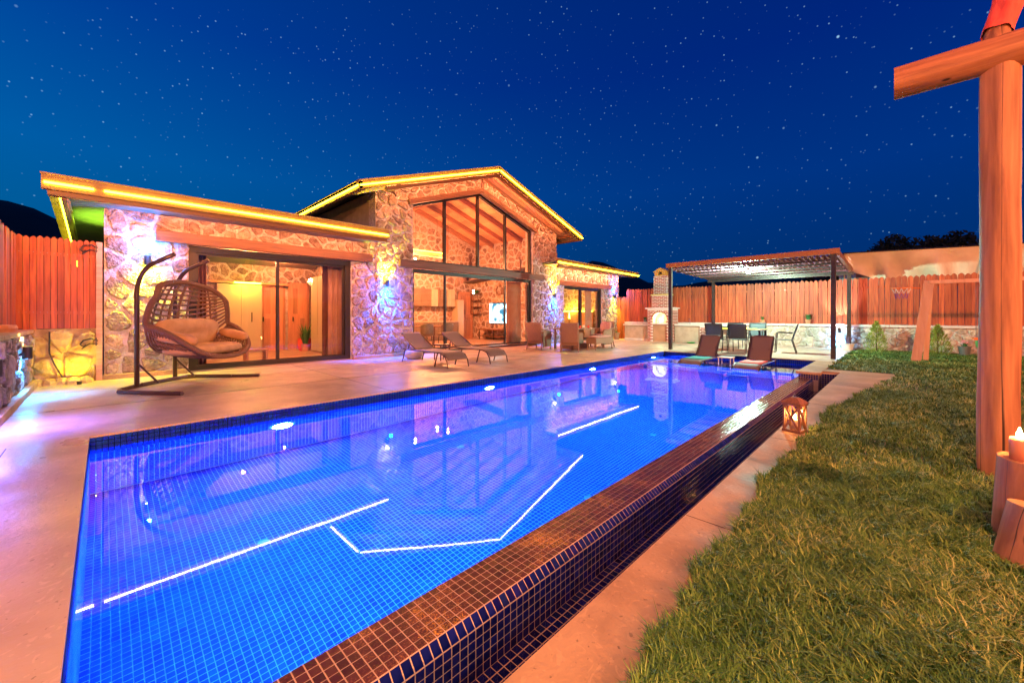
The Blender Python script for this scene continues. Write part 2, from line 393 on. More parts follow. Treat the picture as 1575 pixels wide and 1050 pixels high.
def brown_tile():
    m, n, l, b = mat_new('wet bronze mosaic')
    b.inputs['Roughness'].default_value = .08
    ge = n.new('ShaderNodeNewGeometry'); oi = n.new('ShaderNodeObjectInfo')
    tc = n.new('ShaderNodeTexCoord')
    nz = n.new('ShaderNodeTexNoise'); nz.inputs['Scale'].default_value = 150; nz.inputs['Detail'].default_value = 6
    l.new(ge.outputs['Position'], nz.inputs['Vector'])
    n2 = n.new('ShaderNodeTexNoise'); n2.inputs['Scale'].default_value = 3.2; n2.inputs['Detail'].default_value = 5
    l.new(ge.outputs['Position'], n2.inputs['Vector'])
    mu = n.new('ShaderNodeMath'); mu.operation = 'MULTIPLY'; l.new(nz.outputs[0], mu.inputs[0]); l.new(n2.outputs[0], mu.inputs[1])
    rp = n.new('ShaderNodeValToRGB'); e = rp.color_ramp.elements
    e[0].position = .25; e[0].color = (.085,.028,.022,1); e[1].position = .43; e[1].color = (.60,.30,.045,1)
    k = e.new(.33); k.color = (.17,.065,.038,1)
    l.new(mu.outputs[0], rp.inputs[0])
    hs = n.new('ShaderNodeHueSaturation'); mr = n.new('ShaderNodeMapRange'); mr.inputs['To Min'].default_value = .7; mr.inputs['To Max'].default_value = 1.3
    ad = n.new('ShaderNodeMath'); ad.operation = 'ADD'; l.new(ge.outputs['Random Per Island'], ad.inputs[0]); l.new(oi.outputs['Random'], ad.inputs[1])
    fr = n.new('ShaderNodeMath'); fr.operation = 'FRACT'; l.new(ad.outputs[0], fr.inputs[0])
    l.new(fr.outputs[0], mr.inputs['Value']); l.new(mr.outputs[0], hs.inputs['Value']); l.new(rp.outputs[0], hs.inputs['Color'])
    l.new(hs.outputs[0], b.inputs['Base Color'])
    bp = n.new('ShaderNodeBump'); bp.inputs['Strength'].default_value = .35; bp.inputs['Distance'].default_value = .004
    l.new(nz.outputs[0], bp.inputs['Height']); l.new(bp.outputs[0], b.inputs['Normal'])
    return m
M['bronze_tile'] = brown_tile()
def water_mat():
    m, n, l, b = mat_new('pool water')
    n.remove(b); out = n['Material Output']
    g = n.new('ShaderNodeBsdfGlass'); g.inputs['IOR'].default_value = 1.333; g.inputs['Roughness'].default_value = 0
    g.inputs['Color'].default_value = (.93,.97,1,1)
    ge = n.new('ShaderNodeNewGeometry')
    nz = n.new('ShaderNodeTexNoise'); nz.inputs['Scale'].default_value = 1.6; nz.inputs['Detail'].default_value = 3
    l.new(ge.outputs['Position'], nz.inputs['Vector'])
    bp = n.new('ShaderNodeBump'); bp.inputs['Strength'].default_value = .03; bp.inputs['Distance'].default_value = .02
    l.new(nz.outputs[0], bp.inputs['Height']); l.new(bp.outputs[0], g.inputs['Normal'])
    l.new(g.outputs[0], out.inputs['Surface'])
    return m
M['water'] = water_mat()
def pane_mat():
    m, n, l, b = mat_new('window glass')
    n.remove(b); out = n['Material Output']
    t = n.new('ShaderNodeBsdfTransparent'); t.inputs['Color'].default_value = (.95,.96,.95,1)
    g = n.new('ShaderNodeBsdfGlossy'); g.inputs['Roughness'].default_value = 0
    lw = n.new('ShaderNodeLayerWeight'); lw.inputs['Blend'].default_value = .5
    pw = n.new('ShaderNodeMath'); pw.operation = 'POWER'; pw.inputs[1].default_value = 5; l.new(lw.outputs['Facing'], pw.inputs[0])
    f = n.new('ShaderNodeMath'); f.operation = 'MULTIPLY_ADD'; f.inputs[1].default_value = .96; f.inputs[2].default_value = .04; l.new(pw.outputs[0], f.inputs[0])
    mx = n.new('ShaderNodeMixShader'); l.new(f.outputs[0], mx.inputs[0]); l.new(t.outputs[0], mx.inputs[1]); l.new(g.outputs[0], mx.inputs[2])
    l.new(mx.outputs[0], out.inputs['Surface'])
    return m
M['glass'] = pane_mat()
def grass_mat():
    m, n, l, b = mat_new('grass blades')
    b.inputs['Roughness'].default_value = .55
    ge = n.new('ShaderNodeNewGeometry')
    rp = n.new('ShaderNodeValToRGB'); e = rp.color_ramp.elements
    e[0].position = 0; e[0].color = (.020,.078,.008,1); e[1].position = 1; e[1].color = (.46,.50,.16,1)
    for p, c in ((.35,(.050,.145,.015,1)), (.7,(.12,.24,.03,1)), (.9,(.29,.40,.08,1))):
        k = e.new(p); k.color = c
    nz = n.new('ShaderNodeTexNoise'); nz.inputs['Scale'].default_value = 1.3; nz.inputs['Detail'].default_value = 5
    l.new(ge.outputs['Position'], nz.inputs['Vector'])
    mr = n.new('ShaderNodeMapRange'); mr.inputs['From Min'].default_value = .3; mr.inputs['From Max'].default_value = .7
    mr.inputs['To Min'].default_value = -.25; mr.inputs['To Max'].default_value = .25
    l.new(nz.outputs[0], mr.inputs['Value'])
    ad = n.new('ShaderNodeMath'); ad.operation = 'ADD'; l.new(ge.outputs['Random Per Island'], ad.inputs[0]); l.new(mr.outputs[0], ad.inputs[1])
    l.new(ad.outputs[0], rp.inputs[0]); l.new(rp.outputs[0], b.inputs['Base Color'])
    return m
M['grass'] = grass_mat()
M['led'] = emit('yellow led strip', (1.0,.92,.02), 7.5)
M['led_fill'] = emit('warm fill strip', (1.0,.34,.13), 38.0)
M['led_soft'] = emit('green led strip', (.45,1.0,.05), 6.0)
M['bulb'] = emit('warm bulb', (1.0,.75,.35), 25.0)
M['bulb_cool'] = emit('cool bulb', (.8,1.0,.95), 60.0)
M['flame'] = emit('candle flame', (1.0,.62,.18), 30.0)
M['pool_lamp'] = emit('underwater lamp lens', (.45,.8,1.0), 40.0)
M['drain'] = mat('drain cover', (.03,.14,.30), rough=.6)

def point(parent, loc, color, watts, radius=.05, name='lamp_light'):
    d = bpy.data.lights.new(name, 'POINT'); d.color = color; d.energy = watts; d.shadow_soft_size = radius
    o = put(name, d, parent, loc=loc); return o
def spot(parent, loc, direction, color, watts, angle, blend=.6, radius=.02, name='lamp_light'):
    d = bpy.data.lights.new(name, 'SPOT'); d.color = color; d.energy = watts; d.shadow_soft_size = radius
    d.spot_size = math.radians(angle); d.spot_blend = blend
    o = put(name, d, parent, loc=loc)
    o.rotation_euler = Vector(direction).to_track_quat('-Z','Y').to_euler(); return o
def area(parent, loc, direction, color, watts, sx, sy, name='lamp_light'):
    d = bpy.data.lights.new(name, 'AREA'); d.color = color; d.energy = watts; d.shape = 'RECTANGLE'; d.size = sx; d.size_y = sy
    o = put(name, d, parent, loc=loc)
    o.rotation_euler = Vector(direction).to_track_quat('-Z','Y').to_euler(); return o

# rubble masonry: irregular polygon stones standing proud of the mortar
def clip(poly, px, py, nx, ny):
    out = []; n = len(poly)
    for i in range(n):
        a, b = poly[i], poly[(i+1) % n]
        da = (a[0]-px)*nx+(a[1]-py)*ny; db = (b[0]-px)*nx+(b[1]-py)*ny
        if da <= 0: out.append(a)
        if (da < 0 < db) or (db < 0 < da):
            t = da/(da-db); out.append((a[0]+(b[0]-a[0])*t, a[1]+(b[1]-a[1])*t))
    return out

def stones(poly, du, dv, gap, seed, O, U, V, N, proud=.03, jit=.46, holes=()):
    """-> list of (verts, faces) for the stones that fill a convex polygon"""
    rr = random.Random(seed); O, U, V, N = map(Vector, (O, U, V, N))
    u0 = min(p[0] for p in poly); u1 = max(p[0] for p in poly); v0 = min(p[1] for p in poly); v1 = max(p[1] for p in poly)
    nu = max(1, round((u1-u0)/du)); nv = max(1, round((v1-v0)/dv)); du = (u1-u0)/nu; dv = (v1-v0)/nv
    seeds = {}
    for j in range(-2, nv+2):
        o = rr.uniform(0, 1)
        for i in range(-2, nu+3):
            seeds[(i,j)] = (u0+(i+(.5 if j % 2 else 0)+rr.uniform(-jit,jit))*du, v0+(j+.5+rr.uniform(-jit,jit)*.8)*dv)
    for kk in list(seeds):
        if rr.random() < .10: del seeds[kk]
    res = []
    for (i,j), (su,sv) in seeds.items():
        c = list(poly)
        for a in range(-2,3):
            for b in range(-2,3):
                if (a,b) == (0,0) or (i+a,j+b) not in seeds: continue
                q = seeds[(i+a,j+b)]; dx, dy = q[0]-su, q[1]-sv; L = math.hypot(dx,dy)
                if L < 1e-6: continue
                k = (L/2-gap/2)/L
                c = clip(c, su+dx*k, sv+dy*k, dx/L, dy/L)
                if len(c) < 3: break
            if len(c) < 3: break
        if len(c) < 3: continue
        ar = .5*sum(c[k][0]*c[(k+1)%len(c)][1]-c[(k+1)%len(c)][0]*c[k][1] for k in range(len(c)))
        if ar < du*dv*.10: continue
        ch = []                                     # cut corners: rounded stones
        for k in range(len(c)):
            a, b = c[k], c[(k+1)%len(c)]
            if math.hypot(a[0]-b[0], a[1]-b[1]) < gap*.6: ch.append(((a[0]+b[0])/2,(a[1]+b[1])/2)); continue
            ch += [(a[0]*.76+b[0]*.24, a[1]*.76+b[1]*.24), (a[0]*.24+b[0]*.76, a[1]*.24+b[1]*.76)]
        c2 = []
        for k in range(len(ch)):
            a, b = ch[k], ch[(k+1)%len(ch)]; L2 = math.hypot(a[0]-b[0],a[1]-b[1]); q = min(gap*.35, L2*.16)
            c2 += [(a[0]+rr.uniform(-q,q)*.7,a[1]+rr.uniform(-q,q)*.7),((a[0]+b[0])/2+rr.uniform(-q,q),(a[1]+b[1])/2+rr.uniform(-q,q))]
        ch = c2
        n = len(ch); cx = sum(p[0] for p in ch)/n; cz = sum(p[1] for p in ch)/n
        if any(h[0] < cx < h[2] and h[1] < cz < h[3] for h in holes): continue
        h = proud*rr.uniform(.65,1.25); tx, ty = rr.uniform(-.25,.25), rr.uniform(-.25,.25)
        vs = []
        for s, hh, jj in ((.99,-.01,0),(.97,h*.62,.02),(.80,h,.12)):
            for p in ch:
                k = s*(1+rr.uniform(-jj,jj)*.6)
                a, b = cx+(p[0]-cx)*k, cz+(p[1]-cz)*k
                e = hh+((p[0]-cx)*tx+(p[1]-cz)*ty)*(.12 if hh > 0 else 0)+rr.uniform(-jj,jj)*h
                vs.append(O+U*a+V*b+N*e)
        vs.append(O+U*cx+V*cz+N*(h*rr.uniform(.95,1.2)))
        fs = []
        for r in range(2):
            for k in range(n):
                l = (k+1)%n; fs.append((r*n+k, r*n+l, (r+1)*n+l, (r+1)*n+k))
        for k in range(n): fs.append((2*n+k, 2*n+(k+1)%n, 3*n))
        res.append((vs, fs))
    return res

def lay_stones(lst, parent, m, joined=False, name='stone'):
    if joined:
        mb = MB()
        for vs, fs in lst: mb.add(vs, fs)
        return mb.build('stones', m, parent, kind='stuff')
    for vs, fs in lst:
        me = bpy.data.meshes.new(name); me.from_pydata([tuple(v) for v in vs], [], fs); me.materials.append(m)
        put(name, me, parent)

def cushion_mb(cx, cy, cz, sx, sy, sz, e=.35, nu=20, nv=12, mb=None, tuft=(), rot=None):
    """puffy superellipsoid"""
    mb = mb or MB()
    sp = lambda c, p: math.copysign(abs(c)**p, c)
    Rm = rot or Matrix.Identity(3)
    def fn(a, b):
        th = 2*PI*a; ph = PI*(b-.5)
        x = sp(math.cos(th),e)*sp(math.cos(ph),.55); y = sp(math.sin(th),e)*sp(math.cos(ph),.55); z = sp(math.sin(ph),.8)
        x *= sx; y *= sy; z *= sz
        for (tu,tv,tr,td) in tuft:
            d = math.hypot(x-tu, y-tv); z -= math.copysign(td*math.exp(-(d/tr)**2), z)
        return tuple(Vector((cx,cy,cz))+Rm @ Vector((x,y,z)))
    mb.grid(fn, nu, nv, wrapu=True); return mb
# ================================================================== ground, deck, pool
WZ = -.14                                     # pool water level
PX0, PX1, PY0, PY1 = -.10, 13.28, 1.645, 5.775
P = .0436                                     # mosaic pitch
mb = MB(); mb.box(-80,-80,-2.2, 260,260,-1.9)
mb.build('ground', M['soil'], kind='structure')
deckt = .05
mb = MB()
mb.box(-6,PY1,-.3, 0,10.72,0); mb.box(0,PY1,-.3, 18.6,10.72,0); mb.box(18.6,PY1,-.3, 22,12.5,0)
mb.box(-6,-6,-.3, PX0,PY1,0)
mb.box(PX1,1.62,-.3, 18.9,PY1,0); mb.box(13.28,1.25,-.3, 18.9,1.62,0)
mb.build('deck', M['deck'], kind='structure')
# saw-cut joints of the deck, a few millimetres proud strips are avoided: thin recessed-looking dark lines
mb = MB()
for y in (7.6, 9.3): mb.box(-1,y,0, 18.6,y+.006,.0015)
for x in (-.62,): mb.box(x,-6,0, x+.006,PY1,.0015)
for x in (3.2,6.5,9.8,13.1,16.4): mb.box(x,PY1,0, x+.006,10.7,.0015)
mb.build('deck_joint', M['soil'], kind='structure')

# infinity-edge walkway
mb = MB()
mb.box(-6,-.20,-.5, 11.30,.935,0); mb.box(10.82,.935,-.5, 11.30,1.25,0)
mb.build('walkway', M['slab'], kind='structure')
mb = MB()
for x in (.3,2.45,4.6,6.75,8.9): mb.box(x,.30,0, x+.004,.93,.0010)
mb.build('walkway_joint', M['soil'], kind='structure')

pool = world_thing('swimming_pool', 'long blue mosaic swimming pool with a tiled overflow edge beside the lawn', 'pool', (6.6,3.7,0))
FZ = -1.50; LZ = -.38; LX = 11.45
mb = MB()
mb.add([(PX0,PY0,FZ),(LX,PY0,FZ),(LX,PY1,FZ),(PX0,PY1,FZ)],[(0,1,2,3)])
mb.add([(LX,PY0,LZ),(PX1,PY0,LZ),(PX1,PY1,LZ),(LX,PY1,LZ)],[(0,1,2,3)])
mb.add([(LX,PY0,FZ),(LX,PY1,FZ),(LX,PY1,LZ),(LX,PY0,LZ)],[(3,2,1,0)])
mb.add([(PX0,PY0,FZ),(PX0,PY1,FZ),(PX0,PY1,-.02),(PX0,PY0,-.02)],[(3,2,1,0)])
mb.add([(PX0,PY1,FZ),(PX1,PY1,FZ),(PX1,PY1,-.02),(PX0,PY1,-.02)],[(3,2,1,0)])
mb.add([(PX1,PY0,LZ),(PX1,PY1,LZ),(PX1,PY1,-.02),(PX1,PY0,-.02)],[(0,1,2,3)])
mb.add([(PX0,PY0,FZ),(PX1,PY0,FZ),(PX1,PY0,WZ),(PX0,PY0,WZ)],[(0,1,2,3)])
mb.build('basin', M['pool_grout'], pool)

def tile_quads(o, U, V, N, nu, nv, pu, pv, fill=.90, h=.0025):
    """flat tiles standing h proud of the grout (numpy)"""
    o, U, V, N = (np.array(a, float) for a in (o,U,V,N))
    i, j = np.meshgrid(np.arange(nu), np.arange(nv), indexing='ij'); i = i.ravel(); j = j.ravel()
    m = (1-fill)/2
    base = o[None] + np.outer((i+m)*pu, U) + np.outer((j+m)*pv, V) + N[None]*h
    cs = [base, base+U*pu*fill, base+U*pu*fill+V*pv*fill, base+V*pv*fill]
    v = np.stack(cs, 1).reshape(-1,3)
    return v
def quads_object(name, arrs, m, parent, **kw):
    v = np.concatenate(arrs); nf = len(v)//4
    me = bpy.data.meshes.new(name); me.vertices.add(len(v)); me.vertices.foreach_set('co', v.astype(np.float32).ravel())
    me.loops.add(nf*4); me.loops.foreach_set('vertex_index', np.arange(nf*4, dtype=np.int32))
    me.polygons.add(nf); me.polygons.foreach_set('loop_start', np.arange(0,nf*4,4,dtype=np.int32)); me.polygons.foreach_set('loop_total', np.full(nf,4,dtype=np.int32))
    me.materials.append(m); me.update(); me.validate()
    return put(name, me, parent, **kw)
nX = int((PX1-PX0)/P); nXl = int((LX-PX0)/P); nY = int((PY1-PY0)/P)
arr = [tile_quads((PX0,PY0,FZ),(1,0,0),(0,1,0),(0,0,1), nXl,nY,P,P,.89),
       tile_quads((LX,PY0,LZ),(1,0,0),(0,1,0),(0,0,1), nX-nXl,nY,P,P,.89),
       tile_quads((LX,PY0,FZ),(0,1,0),(0,0,1),(-1,0,0), nY,int((LZ-FZ)/P),P,P,.89),
       tile_quads((PX0,PY0,FZ),(0,1,0),(0,0,1),(1,0,0), nY,34,P,P,.89),
       tile_quads((PX0,PY1,FZ),(1,0,0),(0,0,1),(0,-1,0), nX,34,P,P,.89),
       tile_quads((PX1,PY0,LZ),(0,1,0),(0,0,1),(-1,0,0), nY,8,P,P,.89),
       tile_quads((PX0,PY0,FZ),(1,0,0),(0,0,1),(0,1,0), nX,30,P,P,.89)]
quads_object('mosaic', arr, M['pool_tile'], pool, kind='stuff')
mb = MB(); mb.add([(PX0,PY0,WZ),(PX1,PY0,WZ),(PX1,PY1,WZ),(PX0,PY1,WZ)],[(0,1,2,3)])
wat = mb.build('water', M['water'], kind='structure')
# drains and suction covers on the floor
for (x,y) in ((.95,3.9),(3.4,4.3),(3.55,2.35),(7.1,4.4),(5.6,2.6),(8.6,2.9)):
    mb = MB(); mb.lathe([(.0,.010),(.04,.010),(.052,.004),(.052,0)], (x,y,FZ+.003), 16, caps=False)
    mb.build('floor_drain', M['drain'], pool)

# underwater lamps on the house-side wall (and unseen twins, added opposite to brighten the basin)
for k,(x,y,w) in enumerate(((1.62,PY1,1),(5.26,PY1,1),(8.87,PY1,1),(12.40,PY1,.35),(1.6,PY0,.42),(5.0,PY0,.42),(8.4,PY0,.42))):
    s = -1 if y == PY1 else 1; z = -.50 if x < 12 else -.30
    mb = MB()
    mb.grid(lambda a,b: (x+math.cos(2*PI*a)*.12*b, y+s*(.03-.012*b*b), z+math.sin(2*PI*a)*.12*b), 16, 3, wrapu=True)
    lamp = mb.build('pool_lamp', M['pool_lamp'], pool)
    mb = MB(); mb.grid(lambda a,b: (x+math.cos(2*PI*a)*(.12+.03*b), y+s*(.03-.028*b), z+math.sin(2*PI*a)*(.12+.03*b)), 16, 1, wrapu=True)
    mb.build('bezel', M['white'], lamp)
    l = area(None, (x, y+s*.036, z), (0,s,.05), (.04,.42,1.0), 165*w, .13, .13, name='pool_light'); l.parent = pool; l.matrix_parent_inverse = Matrix.Translation(-Vector(pool['_world']))

# overflow coping, bevel, outer face and channel in real tiles
mb = MB()
CX0, CX1 = -.6, 10.80
mb.box(CX0,1.395,-.60, CX1,1.645,-.152)
mb.add([(CX0,1.385,-.1395),(CX1,1.385,-.1395),(CX1,1.646,-.1385),(CX0,1.646,-.1385)],[(0,1,2,3)])
mb.add([(CX0,1.343,-.180),(CX1,1.343,-.180),(CX1,1.385,-.1395),(CX0,1.385,-.1395)],[(0,1,2,3)])
mb.add([(CX0,1.343,-.42),(CX1,1.343,-.42),(CX1,1.343,-.180),(CX0,1.343,-.180)],[(0,1,2,3)])
mb.add([(CX0,.936,-.40),(CX1,.936,-.40),(CX1,1.344,-.40),(CX0,1.344,-.40)],[(0,1,2,3)])
mb.add([(CX0,.9365,-.42),(CX1,.9365,-.42),(CX1,.9365,-.03),(CX0,.9365,-.03)],[(3,2,1,0)])
mb.add([(CX1-.002,.936,-.42),(CX1-.002,1.345,-.42),(CX1-.002,1.345,-.03),(CX1-.002,.936,-.03)],[(3,2,1,0)])
chan = mb.build('overflow_edge', M['grout'], pool)
def tile_box(w, d, h=.0028, b=.0010):
    return MB().add([(b,b,h),(w-b,b,h),(w-b,d-b,h),(b,d-b,h),(0,0,0),(w,0,0),(w,d,0),(0,d,0),(0,0,h-b),(w,0,h-b),(w,d,h-b),(0,d,h-b)],
        [(0,1,2,3)]+[(8+i,8+(i+1)%4,(i+1)%4,i) for i in range(4)]+[(4+i,4+(i+1)%4,8+(i+1)%4,8+i) for i in range(4)])
G = .0056; TW = P-G
rows = []                                     # (origin y,z , rotation about X, depth, material)
for k in range(6): rows.append((1.385+k*P+G/2, -.139, 0.0, TW, 'bronze_tile'))
bl = math.hypot(.042,.0405); ba = math.atan2(.0405,.042)
rows.append((1.343+.002, -.178, ba, bl-G, 'navy_tile'))
for k in range(5): rows.append((1.343, -.180-(k+1)*P+G/2, PI/2, TW, 'navy_tile'))
for k in range(9): rows.append((.940+k*P*1.03+G/2, -.399, 0.0, TW, 'navy_tile'))
cand = []
for r,(y,z,an,dp,m) in enumerate(rows):
    for i in range(int((CX1-CX0)/P)):
        x = CX0+i*P+G/2
        D = x*math.cos(YAW)+y*math.sin(YAW); rr_ = x*math.sin(YAW)-y*math.cos(YAW)
        vis = D > .3 and 485+F_PX*(1.2-z)/D < 1075
        size = F_PX*TW/max(D,.1)*((1.2-z)/max(D,.1) if an < 1 else .9)
        cand.append((-(size if vis else -D), r, i, x))
cand.sort()
singles = set((c[1],c[2]) for c in cand[:300])
meshes = {}
for m in ('bronze_tile','navy_tile'):
    for dp in (TW, bl-G):
        meshes[(m,dp)] = tile_box(TW,dp).mesh('tile', M[m])
joined = {'bronze_tile': MB(), 'navy_tile': MB()}
tr = random.Random(3)
for _,r,i,x in cand:
    y,z,an,dp,m = rows[r]
    ta, tb = tr.uniform(-.008,.008), tr.uniform(-.008,.008)
    if (r,i) in singles:
        o = put('tile', meshes[(m,dp)], chan, loc=(x,y,z), rot=(an+ta,tb,0)); o.parent = pool
        o.matrix_parent_inverse = Matrix.Translation(-Vector(pool['_world']))
    else:
        Mx = Matrix.Translation((x,y,z)) @ Matrix.Rotation(an+ta,4,'X') @ Matrix.Rotation(tb,4,'Y')
        t = tile_box(TW,dp)
        joined[m].add([Mx @ Vector(v) for v in t.v], t.f)
for m in joined: joined[m].build('mosaic', M[m], pool, kind='stuff')
arr = [tile_quads((CX0,.9365,-.40),(1,0,0),(0,0,1),(0,1,0), int((CX1-CX0)/P),8,P,P,.9),
       tile_quads((CX1-.002,.936,-.40),(0,1,0),(0,0,1),(-1,0,0), 9,8,P,P,.9)]
quads_object('mosaic', arr, M['navy_tile'], pool, kind='stuff')
mb = MB(); mb.add([(CX0,.938,-.392),(CX1,.938,-.392),(CX1,1.342,-.392),(CX0,1.342,-.392)],[(0,1,2,3)])
mb.build('channel_water', M['glass'], kind='structure')
# raised block that closes the overflow edge at the far end
blk = world_thing('pool_end_block', 'low tiled block with a stone coping slab closing the far end of the overflow edge', 'block', (11.8,1.45,0))
mb = MB(); mb.box(10.47,1.26,-.5, 13.28,1.60,-.045); mb.build('block_core', M['grout'], blk)
mb = MB(); mb.bbox(10.42,1.22,-.045, 13.275,1.64,.004,.008); mb.build('coping_slab', M['slab'], blk)
quads_object('mosaic', [tile_quads((10.468,1.262,-.16),(0,1,0),(0,0,1),(-1,0,0), 8,3,.0425,.038,.86),
                        tile_quads((10.47,1.259,-.42),(1,0,0),(0,0,1),(0,-1,0), 20,9,P,.041,.86),
                        tile_quads((10.47,1.601,-.16),(1,0,0),(0,0,1),(0,1,0), 60,3,P,.038,.86)], M['navy_tile'], blk, kind='stuff')

# ================================================================== villa
villa = world_thing('stone_villa', 'rubble stone villa with a glazed gable, lit windows and yellow lights along its eaves', 'house', (9.4,10.7,0))
WY = 10.72
FR = ((0,WY,0),(1,0,0),(0,0,1),(0,-1,0))       # frame of the front wall: u = x, v = z, out = -y
def wall_part(boxes, prisms=(), m='mortar'):
    mb = MB()
    for b in boxes: mb.box(*b)
    for p,d in prisms: mb.prism(p, *FR, -d)
    return mb.build('wall', M[m], villa)
SL = .335; AP = 6.10; AX = 9.42               # roof slope, underside apex height at the wall, apex x
roof_z = lambda x: AP-abs(x-AX)*SL
TH = .38
# left wing
w = wall_part([(0,WY,0,1.24,WY+TH,3.30),(1.24,WY,2.84,4.70,WY+TH,3.30),(4.70,WY,0,5.39,WY+TH,3.30),(0,WY+TH,0,.30,16,3.0)])
for k,(poly,du,dv) in enumerate((([(.02,.06),(1.24,.06),(1.24,3.30),(.02,3.30)],.44,.30),([(1.24,2.92),(4.70,2.92),(4.70,3.30),(1.24,3.30)],.34,.20),
                    ([(4.72,.06),(5.42,.06),(5.42,3.30),(4.72,3.30)],.36,.28))):
    lay_stones(stones(poly,du,dv,.045 if k else .055,11+k,*FR,proud=.04), w, M['stone'])
# left pier of the gable, proud of the wing
w = wall_part([(5.39,WY-.03,0,6.60,WY+TH,roof_z(5.39))],[([(5.39,roof_z(5.39)),(6.60,roof_z(5.39)),(6.60,roof_z(6.60))],TH)])
FR2 = ((0,WY-.03,0),(1,0,0),(0,0,1),(0,-1,0))
lay_stones(stones([(5.40,.10),(6.60,.10),(6.60,roof_z(6.60)),(5.40,roof_z(5.40))],.32,.25,.05,21,*FR2,proud=.05), w, M['stone'])
# band over the big window
oz = lambda x: 5.55-abs(x-9.37)*SL            # opening line
wall_part([],[([(6.60,oz(6.60)),(9.37,oz(9.37)),(9.37,roof_z(9.42)),(6.60,roof_z(6.60))],TH)])
w = wall_part([],[([(9.37,oz(9.37)),(12.13,oz(12.13)),(12.13,roof_z(12.13)),(9.37,roof_z(9.42))],TH)])
lay_stones(stones([(6.60,oz(6.6)+.12),(9.37,oz(9.37)+.12),(9.37,roof_z(9.42)-.02),(6.60,roof_z(6.6)-.02)],.30,.24,.045,31,*FR,proud=.035)+
           stones([(9.38,oz(9.38)+.12),(12.12,oz(12.12)+.12),(12.12,roof_z(12.12)-.02),(9.38,roof_z(9.42)-.02)],.30,.24,.045,32,*FR,proud=.035), w, M['stone'])
# right pier
w = wall_part([(12.13,WY-.03,0,13.67,WY+TH,roof_z(13.67))],[([(12.13,roof_z(13.67)),(13.67,roof_z(13.67)),(12.13,roof_z(12.13))],TH)])
lay_stones(stones([(12.15,.10),(13.66,.10),(13.66,roof_z(13.66)),(12.15,roof_z(12.15))],.33,.25,.05,41,*FR2,proud=.05), w, M['stone'])
# right wing
w = wall_part([(13.67,WY,0,14.23,WY+TH,3.32),(14.23,WY,2.72,17.39,WY+TH,3.32),(17.39,WY,0,18.98,WY+TH,3.32),(18.6,WY+TH,0,18.98,16,3.0)])
for k,poly in enumerate(([(13.70,.06),(14.23,.06),(14.23,3.32),(13.70,3.32)],[(14.23,2.76),(17.39,2.76),(17.39,3.32),(14.23,3.32)],[(17.39,.06),(18.96,.06),(18.96,3.32),(17.39,3.32)])):
    lay_stones(stones(poly,.34,.26,.05,51+k,*FR,proud=.045), w, M['stone'])
# upper side walls and back
wall_part([(5.39,WY+TH,2.9,5.60,17,roof_z(5.39))], m='plaster'); wall_part([(13.50,WY+TH,2.9,13.67,17,roof_z(13.67))], m='plaster')
for b_ in ((-.02,WY-.10,0,1.22,WY,.09),(4.72,WY-.13,0,6.58,WY,.09),(12.15,WY-.13,0,14.2,WY,.09),(17.4,WY-.10,0,18.98,WY,.09)):
    mb = MB(); mb.bbox(*b_,.01); mb.build('plinth', M['slab'], villa)
# lintels
for (x0,x1,z0,z1) in ((.72,5.25,2.68,2.90),(6.10,12.72,2.64,2.86),(13.72,18.05,2.52,2.72)):
    mb = MB(); mb.bbox(x0,WY-.16,z0, x1,WY+.02,z1,.008); mb.build('lintel', M['lintel'], villa)
# raked timber over the gable window
for s in (-1,1):
    x1 = 9.37+s*2.95
    mb = MB(); mb.bar((9.37-s*.0,WY-.06,oz(9.37)+.055),(x1,WY-.06,oz(x1)+.055),.16,.15); mb.build('lintel', M['lintel'], villa)

# ---- windows and doors
def frame_box(mb, x0, z0, x1, z1, t=.07, y=WY+.10, d=.07):
    mb.box(x0,y,z0,x1,y+d,z0+t); mb.box(x0,y,z1-t,x1,y+d,z1); mb.box(x0,y,z0+t,x0+t,y+d,z1-t); mb.box(x1-t,y,z0+t,x1,y+d,z1-t)
def sliding_door(x0, x1, zt, muls, head=.10):
    mb = MB(); frame_box(mb,x0,0,x1,zt,head,WY+.06,.16)
    d = mb.build('sliding_door', M['frame'], villa)
    xs = [x0+head]+list(muls)+[x1-head]
    for i in range(len(xs)-1):
        a, b = xs[i]-(.03 if i else 0), xs[i+1]+(.03 if i < len(xs)-2 else 0)
        y = WY+.10+(.045 if i % 2 else 0)
        mb = MB(); frame_box(mb,a,.10,b,zt-head,.05,y,.035); mb.build('sash', M['frame'], d)
        mb = MB(); mb.box(a+.05,y+.012,.15,b-.05,y+.020,zt-head-.05); mb.build('pane', M['glass'], d)
    return d
sliding_door(1.24,4.70,2.68,(2.95,),.13)
sliding_door(6.60,12.13,2.64,(7.91,10.70),.07)
sliding_door(14.23,17.39,2.52,(15.66,),.08)
